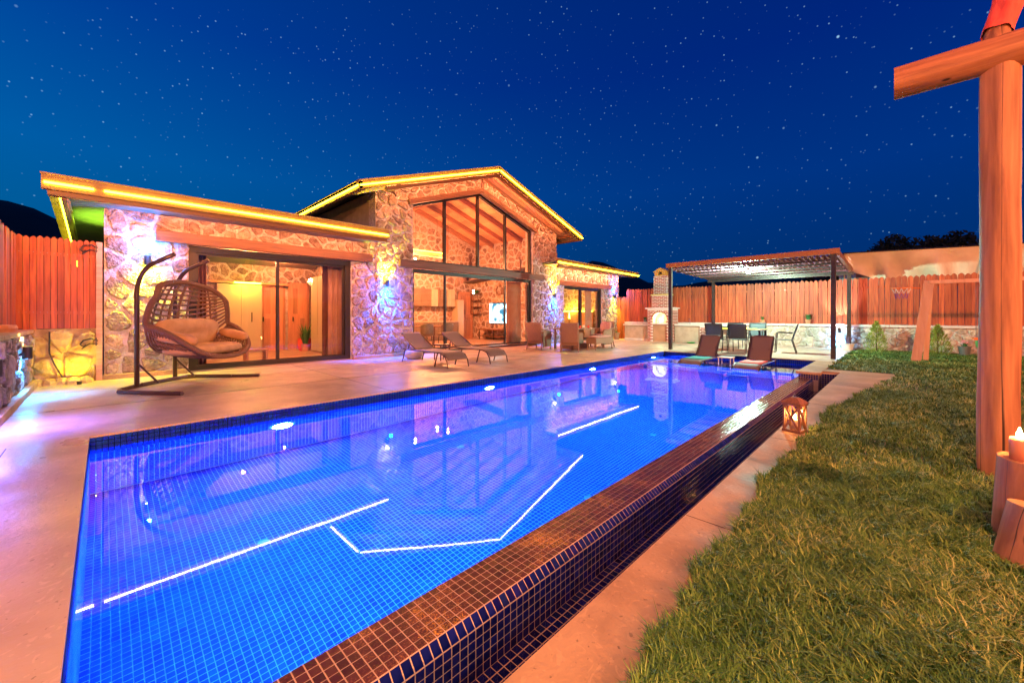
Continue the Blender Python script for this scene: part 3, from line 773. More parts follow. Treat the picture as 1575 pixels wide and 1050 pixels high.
# gable window: 4 lights between mullions
gx = [6.60,7.89,9.33,10.70,12.13]
mb = MB(); mb.box(6.60,WY+.08,2.86,12.13,WY+.20,2.94)
for x in gx[1:4]: mb.box(x-.035,WY+.08,2.9,x+.035,WY+.20,oz(x)-.02)
for x in (6.635,12.095): mb.box(x-.035,WY+.08,2.9,x+.035,WY+.20,oz(x)-.02)
for s in (-1,1):
    x1 = 9.37+s*2.76
    mb.bar((9.37,WY+.14,oz(9.37)-.05),(x1,WY+.14,oz(x1)-.05),.12,.08)
gw = mb.build('gable_window', M['frame'], villa)
for i in range(4):
    a, b = gx[i]+.04, gx[i+1]-.04
    pts = [(a,2.94),(b,2.94),(b,oz(b)-.08),(a,oz(a)-.08)]
    if i == 1: pts = [(a,2.94),(b,2.94),(b,oz(b)-.10),(a,oz(a)-.08)]
    mb = MB(); mb.prism(pts,(0,WY+.13,0),(1,0,0),(0,0,1),(0,1,0),.008); mb.build('pane', M['glass'], gw)

# ---- roofs, fascias, soffits, led strips
EY = 9.50
def fascia(a, b, h, parent, strip_dz=-.10, gap=None, led='led', ends=True, nrm=(0,-1,0), t=.10):
    a, b = Vector(a), Vector(b); n = Vector(nrm); d = (b-a).normalized()
    up = Vector((0,0,1))
    mb = MB(); mb.bar(a-up*h/2-n*t/2, b-up*h/2-n*t/2, t, h)
    f = mb.build('fascia', M['eave_wood'], parent)
    mb = MB(); mb.bar(a+up*.018-n*t/2-d*.01, b+up*.018-n*t/2+d*.01, t+.025, .025); mb.build('drip_edge', M['kraft'], f)
    segs = [(0,1)] if not gap else [(0,gap[0]),(gap[1],1)]
    for s0,s1 in segs:
        p = a+(b-a)*s0+up*strip_dz+n*.018+d*.03; q = a+(b-a)*s1+up*strip_dz+n*.018-d*.03
        mb = MB(); mb.tube([p,q], .019, 8); mb.build('led_strip', M[led], f)
    return f
# left wing: shallow roof falling to the back
mb = MB()
mb.add([(-.66,EY,3.38),(5.16,EY,3.38),(5.16,17,2.70),(-.66,17,2.70),(-.66,EY+.02,3.33),(5.16,EY+.02,3.33),(5.16,17,2.64),(-.66,17,2.64)],[(0,1,2,3),(7,6,5,4),(0,4,5,1),(1,5,6,2),(2,6,7,3),(3,7,4,0)])
rf = mb.build('roof', M['roof_top'], villa)
fascia((-.68,EY,3.39),(5.16,EY,3.39),.22,villa,strip_dz=-.125,gap=(.102,.112))
mb = MB(); mb.bar((-.62,EY+.14,3.14),(5.14,EY+.14,3.14),.16,.09); mb.build('eave_beam', M['eave_wood'], villa)
fascia((-.48,16.5,2.62),(-.48,EY+.15,3.22),.16,villa,strip_dz=-.08,nrm=(-1,0,0),t=.06)
# soffit boards: front (along x) and left side (along y), laid one by one
for k in range(8):
    y0 = EY+.22+k*.125
    mb = MB(); mb.box(-.40,y0,3.275,5.3,y0+.117,3.295); mb.build('soffit_board', M['pine'], villa)
for k in range(34):
    y0 = WY+.06+k*.11; z = 3.24-(y0-WY)*.085
    mb = MB(); mb.box(-.40,y0,z,-.02,y0+.102,z+.02); mb.build('soffit_board', M['soffit'], villa)
# gable roof
GY = 9.80; GX0, GX1 = 4.50, 14.35; GZ = 6.25
def slab_slope(x0, z0, x1, z1, y0, y1, t, m, name, parent):
    mb = MB(); mb.add([(x0,y0,z0),(x1,y0,z1),(x1,y1,z1),(x0,y1,z0),(x0,y0,z0-t),(x1,y0,z1-t),(x1,y1,z1-t),(x0,y1,z0-t)],[(0,1,2,3),(7,6,5,4),(0,4,5,1),(1,5,6,2),(2,6,7,3),(3,7,4,0)])
    return mb.build(name, M[m], parent)
ez = GZ-(AX-GX0)*SL
r1 = slab_slope(GX0,ez,AX,GZ,GY+.11,17.2,.05,'roof_top','roof',villa)
r2 = slab_slope(AX,GZ,GX1,GZ-(GX1-AX)*SL,GY+.11,17.2,.05,'roof_top','roof',villa)
fascia((GX0,GY,ez),(AX,GY,GZ),.20,villa,strip_dz=-.115)
fascia((AX,GY,GZ),(GX1,GY,GZ-(GX1-AX)*SL),.20,villa,strip_dz=-.115)
fascia((GX0,17.1,ez),(GX0,GY,ez),.20,villa,strip_dz=-.115,nrm=(-1,0,0))
fascia((GX1,GY,GZ-(GX1-AX)*SL),(GX1,17.1,GZ-(GX1-AX)*SL),.20,villa,strip_dz=-.115,nrm=(1,0,0))
# inner eave beams + rafter tails + gable soffit boards
for s in (-1,1):
    xe = GX0 if s < 0 else GX1
    for k in range(9):
        y0 = GY+.10+k*.105
        a, b = Vector((AX,y0+.05,GZ-.17)), Vector((xe-s*.08,y0+.05,GZ-.17-(abs(xe-AX)-.08)*SL))
        mb = MB(); mb.bar(a,b,.098,.02); mb.build('soffit_board', M['pine'], villa)
    mb = MB(); x2 = 9.42+s*4.10; mb.bar((AX,GY+.16,GZ-.26),(x2,GY+.16,GZ-.26-abs(x2-AX)*SL),.10,.10); mb.build('eave_beam', M['eave_wood'], villa)
    xb = 5.75 if s < 0 else 13.85
    mb = MB(); mb.bar((xb,GY+.18,roof_z(xb)-.02),(xb,WY,roof_z(xb)-.02),.10,.16); mb.build('bracket', M['eave_wood'], villa)
# right wing roof
mb = MB()
mb.add([(12.70,9.95,3.44),(19.65,9.95,3.40),(19.65,17,2.8),(12.7,17,2.8),(12.7,9.97,3.38),(19.65,9.97,3.34),(19.65,17,2.74),(12.7,17,2.74)],[(0,1,2,3),(7,6,5,4),(0,4,5,1),(1,5,6,2),(2,6,7,3),(3,7,4,0)])
mb.build('roof', M['roof_top'], villa)
fascia((12.75,9.90,3.48),(19.65,9.90,3.40),.20,villa,strip_dz=-.13)
for k in range(6):
    y0 = 10.0+k*.12
    mb = MB(); mb.box(12.8,y0,3.29,19.5,y0+.112,3.31); mb.build('soffit_board', M['pine'], villa)
mb = MB(); mb.tube([(13.62,WY-.06,3.55),(13.62,WY-.06,3.30)],.014,6); mb.build('led_strip', M['led'], villa)
mb = MB(); mb.tube([(5.44,WY-.09,3.45),(5.50,WY-.09,3.62)],.02,6); mb.build('led_strip', M['led'], villa)
# downpipe-like trim post at the left corner
mb = MB(); mb.box(-.10,WY-.14,0,-.02,WY-.06,2.55); mb.build('corner_trim', M['pine'], villa)

# added fill strips, unseen behind the eave beams, brightening wall and soffit
def cove(a, b, w=.02):
    mb = MB(); mb.tube([a,b],w,6); mb.build('fill_strip', M['led_fill'], villa)
cove((-.2,EY+.30,3.20),(5.1,EY+.30,3.20)); cove((13.3,10.28,3.25),(19.4,10.28,3.25))
mb = MB(); mb.bar((13.0,10.10,3.22),(19.5,10.10,3.22),.14,.10); mb.build('eave_beam', M['eave_wood'], villa)
for s in (-1,1):
    x2 = AX+s*4.0; cove((AX+s*.05,GY+.27,GZ-.215-.05*SL),(x2,GY+.27,GZ-.215-abs(x2-AX)*SL),.012)

# ---- rooms
def inner_wall(boxes, m='mortar'):
    mb = MB()
    for b in boxes: mb.box(*b)
    return mb.build('inner_wall', M[m], villa)
mb = MB(); mb.box(.3,WY+.02,-.2,18.6,17,.03); mb.build('floor', M['floor_in'], villa)
LB, CB, RB = 15.0, 15.9, 14.6                   # back walls: left room, living room, right room
IY = WY+TH
w = inner_wall([(.3,LB,0,5.30,LB+.2,3.0),(.3,IY,0,.34,LB,3.0),(13.46,IY,0,13.50,CB,5),(5.60,IY,0,5.64,CB,5),(5.30,IY,0,5.34,LB,3.0)])
mb = MB(); mb.prism([(5.64,0),(13.46,0),(13.46,roof_z(13.46)-.02),(AX,AP-.02),(5.64,roof_z(5.64)-.02)],(0,CB,0),(1,0,0),(0,0,1),(0,1,0),.2); mb.build('inner_wall', M['mortar'], villa)
mb = MB(); rr = random.Random(5)
for st in (stones([(.35,2.25),(5.3,2.25),(5.3,2.95),(.35,2.95)],.36,.26,.05,61,(0,LB,0),(1,0,0),(0,0,1),(0,-1,0),proud=.025),
           stones([(IY,.05),(LB,.05),(LB,2.95),(IY,2.95)],.34,.27,.06,62,(5.30,0,0),(0,1,0),(0,0,1),(-1,0,0),proud=.025),
           stones([(5.7,.05),(13.4,.05),(13.4,roof_z(13.4)-.2),(AX,5.8),(5.7,roof_z(5.7)-.2)],.34,.28,.07,63,(0,CB,0),(1,0,0),(0,0,1),(0,-1,0),proud=.03),
           stones([(IY,.05),(CB,.05),(CB,roof_z(13.46)-.15),(IY,roof_z(13.46)-.15)],.34,.28,.07,64,(13.46,0,0),(0,1,0),(0,0,1),(-1,0,0),proud=.03)):
    for vs,fs in st: mb.add(vs,fs)
mb.build('stones', M['stone'], w, kind='stuff')
inner_wall([(13.67,IY,0,13.71,RB,3.0),(18.56,IY,0,18.6,RB,3.0),(13.67,RB,0,18.6,RB+.2,3.0)])
mb = MB()
for vs,fs in stones([(13.7,.05),(18.6,.05),(18.6,2.9),(13.7,2.9)],.32,.26,.06,65,(0,RB,0),(1,0,0),(0,0,1),(0,-1,0),proud=.025)+stones([(IY,.05),(RB,.05),(RB,2.9),(IY,2.9)],.32,.26,.06,66,(18.56,0,0),(0,1,0),(0,0,1),(-1,0,0),proud=.025): mb.add(vs,fs)
mb.build('stones', M['stone'], villa, kind='stuff')
mb = MB(); mb.box(.3,IY,2.95,5.3,LB,3.0); mb.box(13.7,IY,2.95,18.6,RB,3.0); mb.build('ceiling', M['plaster_in'], villa)
# pitched pine ceiling of the living room, board by board along y, on rafters
for s in (-1,1):
    n = 17
    for k in range(n):
        a, b = .0+k*(4.05/n), (k+1)*(4.05/n)-.008
        xa, xb = AX+s*a, AX+s*b; za, zb = AP-.02-a*SL, AP-.02-b*SL
        mb = MB(); mb.add([(xa,IY,za),(xb,IY,zb),(xb,CB,zb),(xa,CB,za),(xa,IY,za+.02),(xb,IY,zb+.02),(xb,CB,zb+.02),(xa,CB,za+.02)],[(0,1,2,3),(7,6,5,4),(0,4,5,1),(1,5,6,2),(2,6,7,3),(3,7,4,0)])
        mb.build('ceiling_board', M['pine'], villa)
    for k in range(5):
        y = IY+.5+k*.95
        mb = MB(); mb.bar((AX,y,AP-.14),(AX+s*4.0,y,AP-.14-4.0*SL),.12,.20); mb.build('rafter', M['beam_in'], villa)
mb = MB(); mb.box(AX-.09,IY,AP-.32,AX+.09,CB,AP-.06); mb.build('ridge_beam', M['beam_in'], villa)
mb = MB(); mb.box(5.66,13.4,3.55,9.9,13.55,3.75); mb.box(9.80,13.4,3.75,9.95,13.55,4.5); mb.build('tie_beam', M['beam_in'], villa)
# room lamps
for (x,y,z,wt,c) in ((2.6,12.6,2.7,70,(1,.36,.13)),(4.0,14.0,2.7,44,(1,.36,.13)),(8.25,13.2,3.21,170,(1,.36,.13)),(9.35,13.35,3.01,170,(1,.36,.13)),(9.85,13.3,3.16,170,(1,.36,.13)),(16.2,12.4,2.6,130,(1,.40,.14))):
    l = point(None,(x,y,z),(1,c[1]*.84,c[2]*.8),wt*.85,.03,'room_light')
    l.parent = villa; l.matrix_parent_inverse = Matrix.Translation(-Vector(villa['_world']))
# ---- wall lamps of the house and the garden (up and down lights)
def sconce(x, y, z, n, up, down, label, wu=45, wd=45, ang=74, out=-.22, glow=.03):
    n = Vector(n)
    t = world_thing('wall_lamp', label, 'lamp', (x,y,z-.09), group='up and down wall lamps')
    c = Vector((x,y,z))+n*.085; tilt = out
    mb = MB(); mb.lathe([(.045,-.09),(.05,-.085),(.05,.085),(.045,.09)], c, 16, caps=False)
    mb.lathe([(.0,-.02),(.044,-.02),(.044,.02),(.0,.02)], c, 16, caps=False); mb.build('housing', M['frame'], t)
    mb = MB(); mb.bar(Vector((x,y,z))-n*.03, c-n*.03, .06, .08); mb.build('bracket', M['frame'], t)
    for s,colr,wt in ((1,up,wu),(-1,down,wd)):
        cc = c+Vector((0,0,s*.078)); mx = max(colr); cn = tuple(v/mx for v in colr)
        mb = MB(); mb.lathe([(.0,0),(.042,0)], cc, 12, caps=False); mb.build('lens', emit('lamp lens', cn, 25), t)
        l = spot(None, c+Vector((0,0,s*.11))+n*.0, (n.x*tilt,n.y*tilt,s), cn, wt, ang, .8, .02); l.parent = t; l.matrix_parent_inverse = Matrix.Translation(-Vector(t['_world']))
        l2 = point(None, c+Vector((0,0,s*.20))+n*(.20 if (z > 1 and glow > 1 and cn[2] > cn[0]) else -.01), cn, (glow if (glow > 1 and cn[2] > cn[0]) else .03*wt), .04); l2.parent = t; l2.matrix_parent_inverse = Matrix.Translation(-Vector(t['_world']))
    return t
CY, BL, YG = (.08,.45,1), (.02,.10,1), (.75,1,.04)
OUT = (0,-1,0)
sconce(.60,WY-.04,2.28,OUT,(.01,.22,1),(.85,1,.03),'wall lamp beside the egg swing, shining blue upward and yellow-green downward',60,110,110,-.22,22)
sconce(5.68,WY-.08,2.12,OUT,(.80,.95,.02),(.0,.09,1),'wall lamp on the pier left of the big gable window, yellow above and blue below',95,480,100,-.22,26)
sconce(13.42,WY-.08,2.05,OUT,(.85,.9,.02),(.0,.10,1),'wall lamp on the pier right of the big gable window, yellow above and blue below',85,400,100,-.22,18)
sconce(18.42,WY-.05,2.18,OUT,(.0,.10,1),(.80,.95,.02),'wall lamp on the far right corner of the villa, blue above and yellow-green below',220,90,90,-.22,10)
sconce(-.86,9.05,.66,(1,0,0),(1,.85,.30),(.03,.34,1),'low wall lamp on the left stone garden wall, cyan below and cream above',16,42,125,.12,7)
sconce(-.86,6.6,.66,(1,0,0),(1,.85,.30),(.22,.14,1),'low wall lamp on the near stretch of the left garden wall, cropped away',16,38,125,.25,12)
sconce(0,11.5,1.9,(-1,0,0),(.35,1,.05),(.35,1,.05),'green wall lamp on the villa side wall, hidden behind the left boards',120,20)
sconce(18.52,1.62,.66,(-1,0,0),(1,.78,.80),(.10,.42,1),'low white and blue lamp on the garden wall by the pergola',110,330)

# ================================================================== garden walls and fences
def pickets(y_or_x, along, start, end, z0, z1, pitch, parent, out, m='picket', seed=1, vary=.0):
    """boards with pointed tops; along 'x' or 'y'"""
    mb = MB(); w = pitch*.93
    mb.prism([(-w/2,0),(w/2,0),(w/2,z1-z0-w*.42),(w*.12,z1-z0),(-w*.12,z1-z0),(-w/2,z1-z0-w*.42)],(0,0,0),(0,1,0),(0,0,1),(1,0,0),.022)
    me = mb.mesh('picket', M[m]); rr = random.Random(seed)
    n = int(abs(end-start)/pitch); s = 1 if end > start else -1
    for k in range(n):
        p = start+s*(k+.5)*pitch; dz = rr.uniform(-.018,.018); dd = rr.uniform(-.005,.005); tl = rr.uniform(-.006,.006)
        if along == 'y': put('picket', me, parent, loc=(y_or_x+dd,p,z0+dz), rot=(tl,rr.uniform(-.004,.004),0 if out < 0 else 0))
        else: put('picket', me, parent, loc=(p,y_or_x+dd,z0+dz), rot=(0,tl,-PI/2))
f = world_thing('picket_fence', 'long red-stained board fence standing on the pale stone wall behind the pergola and lawn', 'fence', (18.8,1,0))
pickets(18.74,'y',10.10,-9.5,.88,2.52,.14,f,-1,seed=2)
for z in (1.15,2.15):
    mb = MB(); mb.box(18.775,-9.5,z,18.815,10.1,z+.08); mb.build('rail', M['picket'], f)
mb = MB(); rr = random.Random(4)
for k in range(140):
    for z in (1.19,2.19):
        y = 10.03-k*.14; mb.box(18.732,y-.004,z,18.738,y+.004,z+.008)
mb.build('nails', M['chain'], f, kind='stuff')
f = world_thing('picket_gate_fence', 'short lower run of red boards between the villa corner and the long fence', 'fence', (18.9,10.4,0))
pickets(18.80,'y',10.72,10.12,.0,2.15,.12,f,-1,seed=3)
mb = MB(); mb.box(18.83,10.1,1.6,18.87,10.72,1.68); mb.build('rail', M['picket'], f)
f = world_thing('picket_fence', 'red-stained board fence on top of the left stone garden wall, running towards the camera', 'fence', (-1.0,8,0))
pickets(-1.06,'y',10.62,2.0,.98,2.56,.10,f,1,seed=5)
for z in (1.25,2.25):
    mb = MB(); mb.box(-1.10,2.0,z,-1.06,10.6,z+.07); mb.build('rail', M['picket'], f)
f = world_thing('picket_fence', 'red-stained boards closing the gap between the left garden wall and the villa corner', 'fence', (-.5,10.7,0))
pickets(10.64,'x',-1.04,-.10,.96,2.56,.078,f,1,seed=6)
for z in (1.22,2.25):
    mb = MB(); mb.box(-1.04,10.65,z,-.10,10.69,z+.06); mb.build('rail', M['picket'], f)
mb = MB(); rr = random.Random(4)
for k in range(12):
    for z in (1.25,2.28):
        x = -1.0+k*.078; mb.box(x-.004,10.610,z,x+.004,10.616,z+.008)
mb.build('nails', M['chain'], f, kind='stuff')

g = world_thing('garden_wall', 'low pale stone wall with a light coping behind the lawn and pergola terrace', 'wall', (18.7,0,0))
mb = MB(); mb.box(18.58,-9.5,-.1,18.95,10.1,.80); mb.build('wall_core', M['mortar'], g)
lay_stones(stones([(-5.7,.03),(9.5,.03),(9.5,.76),(-5.7,.76)],.30,.20,.025,71,(18.58,0,0),(0,-1,0),(0,0,1),(-1,0,0),proud=.035), g, M['pale_stone'])
for k in range(20):
    y1 = 10.1-k*.98
    mb = MB(); mb.bbox(18.50,y1-.974,.80,18.98,y1,.88,.006); mb.build('coping_slab', M['marble'], g)
g = world_thing('garden_wall', 'low stone wall with coping along the left edge of the terrace', 'wall', (-1,8,0))
mb = MB(); mb.box(-1.30,2,-.1,-.88,10.75,.90); mb.build('wall_core', M['mortar'], g)
lay_stones(stones([(2,.10),(10.62,.10),(10.62,.90),(2,.90)],.34,.26,.04,72,(-.88,0,0),(0,1,0),(0,0,1),(1,0,0),proud=.05), g, M['stone'])
for k in range(9):
    mb = MB(); mb.bbox(-1.32,2+k*.96,.90,-.84,2+k*.96+.955,.96,.008); mb.build('coping_slab', M['slab'], g)
mb = MB(); mb.bbox(-.88,2,0,-.78,10.6,.10,.01); mb.build('plinth', M['slab'], g)
g = world_thing('garden_wall', 'rough ochre rock face under the boards beside the villa corner', 'wall', (-.4,10.65,0))
mb = MB(); mb.box(-.88,10.62,-.1,-.10,10.80,.96); mb.build('wall_core', M['ochre_rock'], g)
lay_stones(stones([(-.86,.02),(-.12,.02),(-.12,.94),(-.86,.94)],.24,.44,.02,73,(0,10.62,0),(1,0,0),(0,0,1),(0,-1,0),proud=.06), g, M['ochre_rock'])
mb = MB()
for k in range(5):
    c = (-.80+k*.14, 10.50+R.uniform(-.03,.03)); mb.lathe([(.02,.12),(.07,.10),(.11,.05),(.12,.0)], (c[0],c[1],0), 9, caps=False)
mb.build('rubble', M['ochre_rock'], g, kind='stuff')
mb = MB(); mb.tube([(-.66,10.56,.92),(-.66,10.53,.55),(-.60,10.51,.35),(-.50,10.49,.10)],.012,6)
tag(mb.build('hose', M['steel_dark']), 'thin dark hose hanging down the ochre rock face by the villa corner', 'hose')
for z,nm in ((2.42,'upper'),(.72,'lower')):
    t = world_thing('gate_hinge', f'{nm} dark iron scroll bracket fixed to the pink corner post beside the villa', 'bracket', (-.12,10.56,z), group='iron scroll brackets on the corner post')
    mb = MB()
    mb.tube([(-.08,10.55,z+.02),(-.16,10.53,z+.06),(-.26,10.52,z+.03),(-.30,10.52,z-.04),(-.26,10.52,z-.08),(-.22,10.52,z-.05)],.014,6)
    mb.tube([(-.08,10.55,z-.04),(-.18,10.53,z-.03),(-.28,10.53,z-.12)],.010,6); mb.build('scroll', M['steel_dark'], t)
    mb = MB(); mb.box(-.11,10.53,z-.07,-.09,10.58,z+.07); mb.build('plate', M['steel_dark'], t)

# ================================================================== brick fireplace and counter
fp = world_thing('brick_fireplace', 'tall red brick barbecue fireplace with white joints and an arched firebox', 'fireplace', (18.0,8.0,0))
FX = 17.90
def brickwork(y0, y1, z0, z1, x, depth, bw=.20, bh=.068, hole=None, parent=None, arch=None):
    mb = MB()
    j = 0; z = z0+.008
    while z+bh <= z1+.003:
        off = (bw/2 if j % 2 else 0)
        y = y0-off
        while y < y1-.01:
            a, b = max(y,y0)+.012, min(y+bw,y1)-.012
            if b-a > .02:
                cy_, cz_ = (a+b)/2, z+bh/2
                skip = hole and hole[0] < cy_ < hole[1] and hole[2] < cz_ < hole[3]
                if arch and math.hypot(cy_-arch[0], cz_-arch[1]) < arch[2] and cz_ >= arch[1]: skip = True
                if not skip: mb.box(x-.012,a,z,x+.05,b,z+bh-.024)
            y += bw
        z += bh; j += 1
    # side face seen from the right
    z = z0+.008; j = 0
    while z+bh <= z1+.003:
        xx = x-(bw/2 if j % 2 else 0)
        while xx < x+depth-.01:
            a, b = max(xx,x)+.007, min(xx+bw,x+depth)-.007
            if b-a > .02: mb.box(a,y0-.012,z,b,y0+.03,z+bh-.024)
            xx += bw
        z += bh; j += 1
    return mb.build('brickwork', M['brick'], parent, kind='stuff')
yA, yB = 7.42, 8.58
mb = MB(); mb.box(FX,yA,0,18.55,yA+.24,1.50); mb.box(FX,yB-.24,0,18.55,yB,1.50); mb.box(FX,yA+.24,1.33,18.55,yB-.24,1.50); mb.box(FX+.45,yA+.24,0,18.55,yB-.24,1.33)
n = 10; cy0, cz0, ra = (yA+yB)/2, 1.0, .34   # spandrels beside the arch
for s in (-1,1):
    poly = [(cy0+s*(ra+.02), 1.33)] + [(cy0+s*ra*math.cos(a*PI/2/n), cz0+ra*math.sin(a*PI/2/n)) for a in range(n+1)]
    ps = [(p[0],p[1]) for p in poly]
    vs = [(FX,p[0],p[1]) for p in ps]+[(FX+.4,p[0],p[1]) for p in ps]; m_ = len(ps)
    mb.add(vs,[tuple(range(m_)) if s > 0 else tuple(range(m_-1,-1,-1))]+[(i,(i+1)%m_,m_+(i+1)%m_,m_+i) for i in range(m_)])
mb.build('masonry_core', M['brick_mortar'], fp)
brickwork(yA,yB,0,1.50,FX,.6,hole=(yA+.24,yB-.24,0,1.0),parent=fp,arch=(cy0,cz0,.42))
mb = MB()
for k in range(15):
    a = PI*(k+.5)/15; c, s = math.cos(a), math.sin(a)
    p0 = Vector((FX+.02,cy0+c*(ra+.005),cz0+s*(ra+.005))); p1 = Vector((FX+.02,cy0+c*(ra+.085),cz0+s*(ra+.085)))
    mb.bar(p0,p1,.075,.05,up=(-s*0+0,-s,c))
mb.build('arch_bricks', M['brick'], fp, kind='stuff')
mb = MB(); mb.box(FX-.02,yA+.22,.78,FX+.45,yB-.22,.84); mb.build('hearth_slab', M['marble'], fp)
mb = MB(); mb.box(FX+.06,yA+.24,0,FX+.08,yB-.24,.78); mb.build('infill_board', M['kraft'], fp)
mb = MB(); mb.box(FX+.40,yA+.24,.84,FX+.44,yB-.24,1.33); mb.box(FX+.02,yA+.24,.84,FX+.42,yA+.26,1.05); mb.box(FX+.02,yB-.26,.84,FX+.42,yB-.24,1.05); mb.build('firebox_lining', M['soot'], fp)
mb = MB()
for k in range(9):
    y = cy0-.22+k*.05; mb.tube([(FX+.2,y,.86),(FX+.22,y+R.uniform(-.05,.05),1.0+R.uniform(0,.12)),(FX+.25,y+R.uniform(-.12,.12),1.12+R.uniform(0,.1))],[.014,.01,.003],5)
mb.build('dry_twigs', M['soot'], fp, kind='stuff')
mb = MB(); mb.bbox(FX-.07,yA-.10,1.50,18.55,yB+.10,1.56,.008); mb.build('mantel', M['marble'], fp)
def tier(ya, yb, z0, z1, x):
    mb = MB(); mb.box(x,ya,z0,x+.42,yb,z1); mb.build('chimney_core', M['brick_mortar'], fp)
    brickwork(ya,yb,z0,z1,x,.42,parent=fp)
tier(7.62,8.38,1.56,2.12,FX+.02)
mb = MB(); mb.bbox(FX-.01,7.56,2.12,FX+.48,8.44,2.18,.006); mb.build('chimney_band', M['chimney_cap'], fp)
tier(7.67,8.30,2.18,3.02,FX+.04)
mb = MB(); mb.box(FX+.06,7.72,3.02,FX+.44,8.26,3.22)
mb.prism([(7.64,3.22),(8.34,3.22),(7.99,3.40)],(FX,0,0),(0,1,0),(0,0,1),(1,0,0),.5)
cap = mb.build('chimney_cap', M['chimney_cap'], fp)
mb = MB(); mb.box(FX+.04,7.92,3.08,FX+.058,8.06,3.20); mb.build('vent_opening', M['black'], fp)
mb = MB(); mb.lathe([(.045,0),(.05,.02),(.0,.03)],(FX+.0,8.0,1.66),8,caps=False); mb.build('damper_knob', M['steel_dark'], fp)
l = point(None,(FX+.12,cy0,1.05),(.95,1.0,.45),3.5,.05,'firebox_light'); l.parent = fp; l.matrix_parent_inverse = Matrix.Translation(-Vector(fp['_world']))

ct = world_thing('kitchen_counter', 'outdoor counter with plastered front and pale worktop left of the brick fireplace', 'counter', (18.3,9.2,0))
mb = MB(); mb.box(18.08,8.62,0,18.5,9.85,.72); mb.build('counter_front', M['plaster'], ct)
mb = MB(); mb.bbox(18.0,8.60,.72,18.56,9.90,.78,.006); mb.build('worktop', M['marble'], ct)
mb = MB(); mb.box(18.06,8.62,0,18.08,9.85,.10); mb.build('plinth', M['marble'], ct)
ct = world_thing('kitchen_counter', 'outdoor counter with a sink worktop and a brick pier right of the fireplace', 'counter', (18.2,6,0))
mb = MB(); mb.box(18.08,6.25,0,18.5,7.38,.72); mb.build('counter_front', M['plaster'], ct)
mb = MB(); mb.bbox(18.0,4.60,.74,18.56,7.36,.80,.006); mb.build('worktop', M['marble'], ct)
mb = MB(); mb.box(17.98,5.72,0,18.5,6.25,.74); mb.build('brick_pier_core', M['brick_mortar'], ct)
brickwork(5.72,6.25,0,.74,17.98,.5,parent=ct)
mb = MB(); mb.tube([(18.35,6.8,.80),(18.35,6.8,1.02),(18.26,6.8,1.06),(18.20,6.8,1.0)],.012,6); mb.build('tap', M['chain'], ct)
mb = MB(); mb.lathe([(.10,0),(.16,.02),(.17,.05),(.15,.05)],(17.75,6.55,0),14,caps=True)
tag(mb.build('plastic_basin', M['green']), 'shallow green plastic basin on the terrace by the brick pier', 'basin')

def pot(x, y, z, r, h, m, name, label, cat, leaves, group=None):
    t = world_thing(name, label, cat, (x,y,z), group)
    mb = MB(); mb.lathe([(r*.72,0),(r*.95,h*.9),(r*1.04,h*.9),(r*1.04,h),(r*.9,h),(r*.88,h*.85),(.0,h*.84)],(x,y,z),16); mb.build('pot', M[m], t)
    leaves(t, x, y, z+h*.85); return t
def blades(n, hgt, spread, w, m='leaf', nm='foliage', seed=1):
    def fn(t, x, y, z):
        rr = random.Random(seed); mb = MB()
        for k in range(n):
            a = rr.uniform(0,2*PI); s = spread*rr.uniform(.2,1); h = hgt*rr.uniform(.6,1.1); d = Vector((math.cos(a),math.sin(a),0)); sd = Vector((-d.y,d.x,0))*w
            b = Vector((x,y,z))+d*s*.25; p1 = b+d*s*.35+Vector((0,0,h*.6)); p2 = b+d*s+Vector((0,0,h))
            mb.add([b-sd*.5,b+sd*.5,p1+sd*.6,p1-sd*.6,p2],[(0,1,2,3),(3,2,4)])
        mb.build(nm, M[m], t, kind='stuff')
    return fn
pot(18.62,9.05,.88,.09,.12,'grey_pot','potted_plant','small potted succulent on the wall left of the brick fireplace','plant',blades(22,.16,.14,.03,seed=1))
pot(18.66,4.05,.88,.10,.14,'terracotta','potted_plant','small green sprig in a clay pot on the wall behind the dining table','plant',blades(16,.18,.08,.03,seed=2))
pot(18.66,2.55,.88,.10,.16,'terracotta','potted_plant','round leafy plant in a clay pot on the wall near the right pergola post','plant',blades(40,.24,.16,.04,seed=3))
pot(18.2,1.38,.0,.20,.22,'white','lavender_pot','spiky lavender in a low white pot at the corner of the lawn','plant',blades(60,.42,.30,.012,'lavender',seed=4))
gs = world_thing('fill_spot', 'tiny added fill spot washing the ochre rock face yellow', 'lamp', (-.30,10.25,0))  # added spot that brightens the rock face
mb = MB(); mb.lathe([(.03,0),(.035,.05),(.03,.06),(0,.06)],(-.30,10.25,0),10); mb.build('housing', M['frame'], gs)
l = spot(None,(-.30,10.25,.08),(-.25,.6,.7),(1,.75,.03),12,110,.9,.02); l.parent = gs; l.matrix_parent_inverse = Matrix.Translation(-Vector(gs['_world']))
tt = pot(17.9,-1.32,.0,.14,.28,'grey_pot','flower_pot','dark grey pot with pink flowers on the lawn beside the stone wall','plant',blades(16,.16,.12,.03,seed=5))
mb = MB(); rr = random.Random(8)
for k in range(12):
    a = rr.uniform(0,6.28); mb.lathe([(.0,.02),(.028,.012),(.03,0)],(17.9+math.cos(a)*rr.uniform(.02,.12),-1.32+math.sin(a)*rr.uniform(.02,.12),.36+rr.uniform(0,.08)),6,caps=False)
mb.build('flowers', M['flower'], tt, kind='stuff')
pot(18.15,10.35,.0,.16,.34,'wicker','planter','brown woven planter at the foot of the villa right corner','planter',blades(14,.12,.10,.03,seed=6))
mb = MB(); mb.lathe([(.18,0),(.20,.05),(.185,.10),(.05,.11)],(-1.08,9.3,.96),14)
t = tag(mb.build('clay_dish', M['terracotta']), 'wide terracotta planter dish on the coping of the left wall', 'planter')

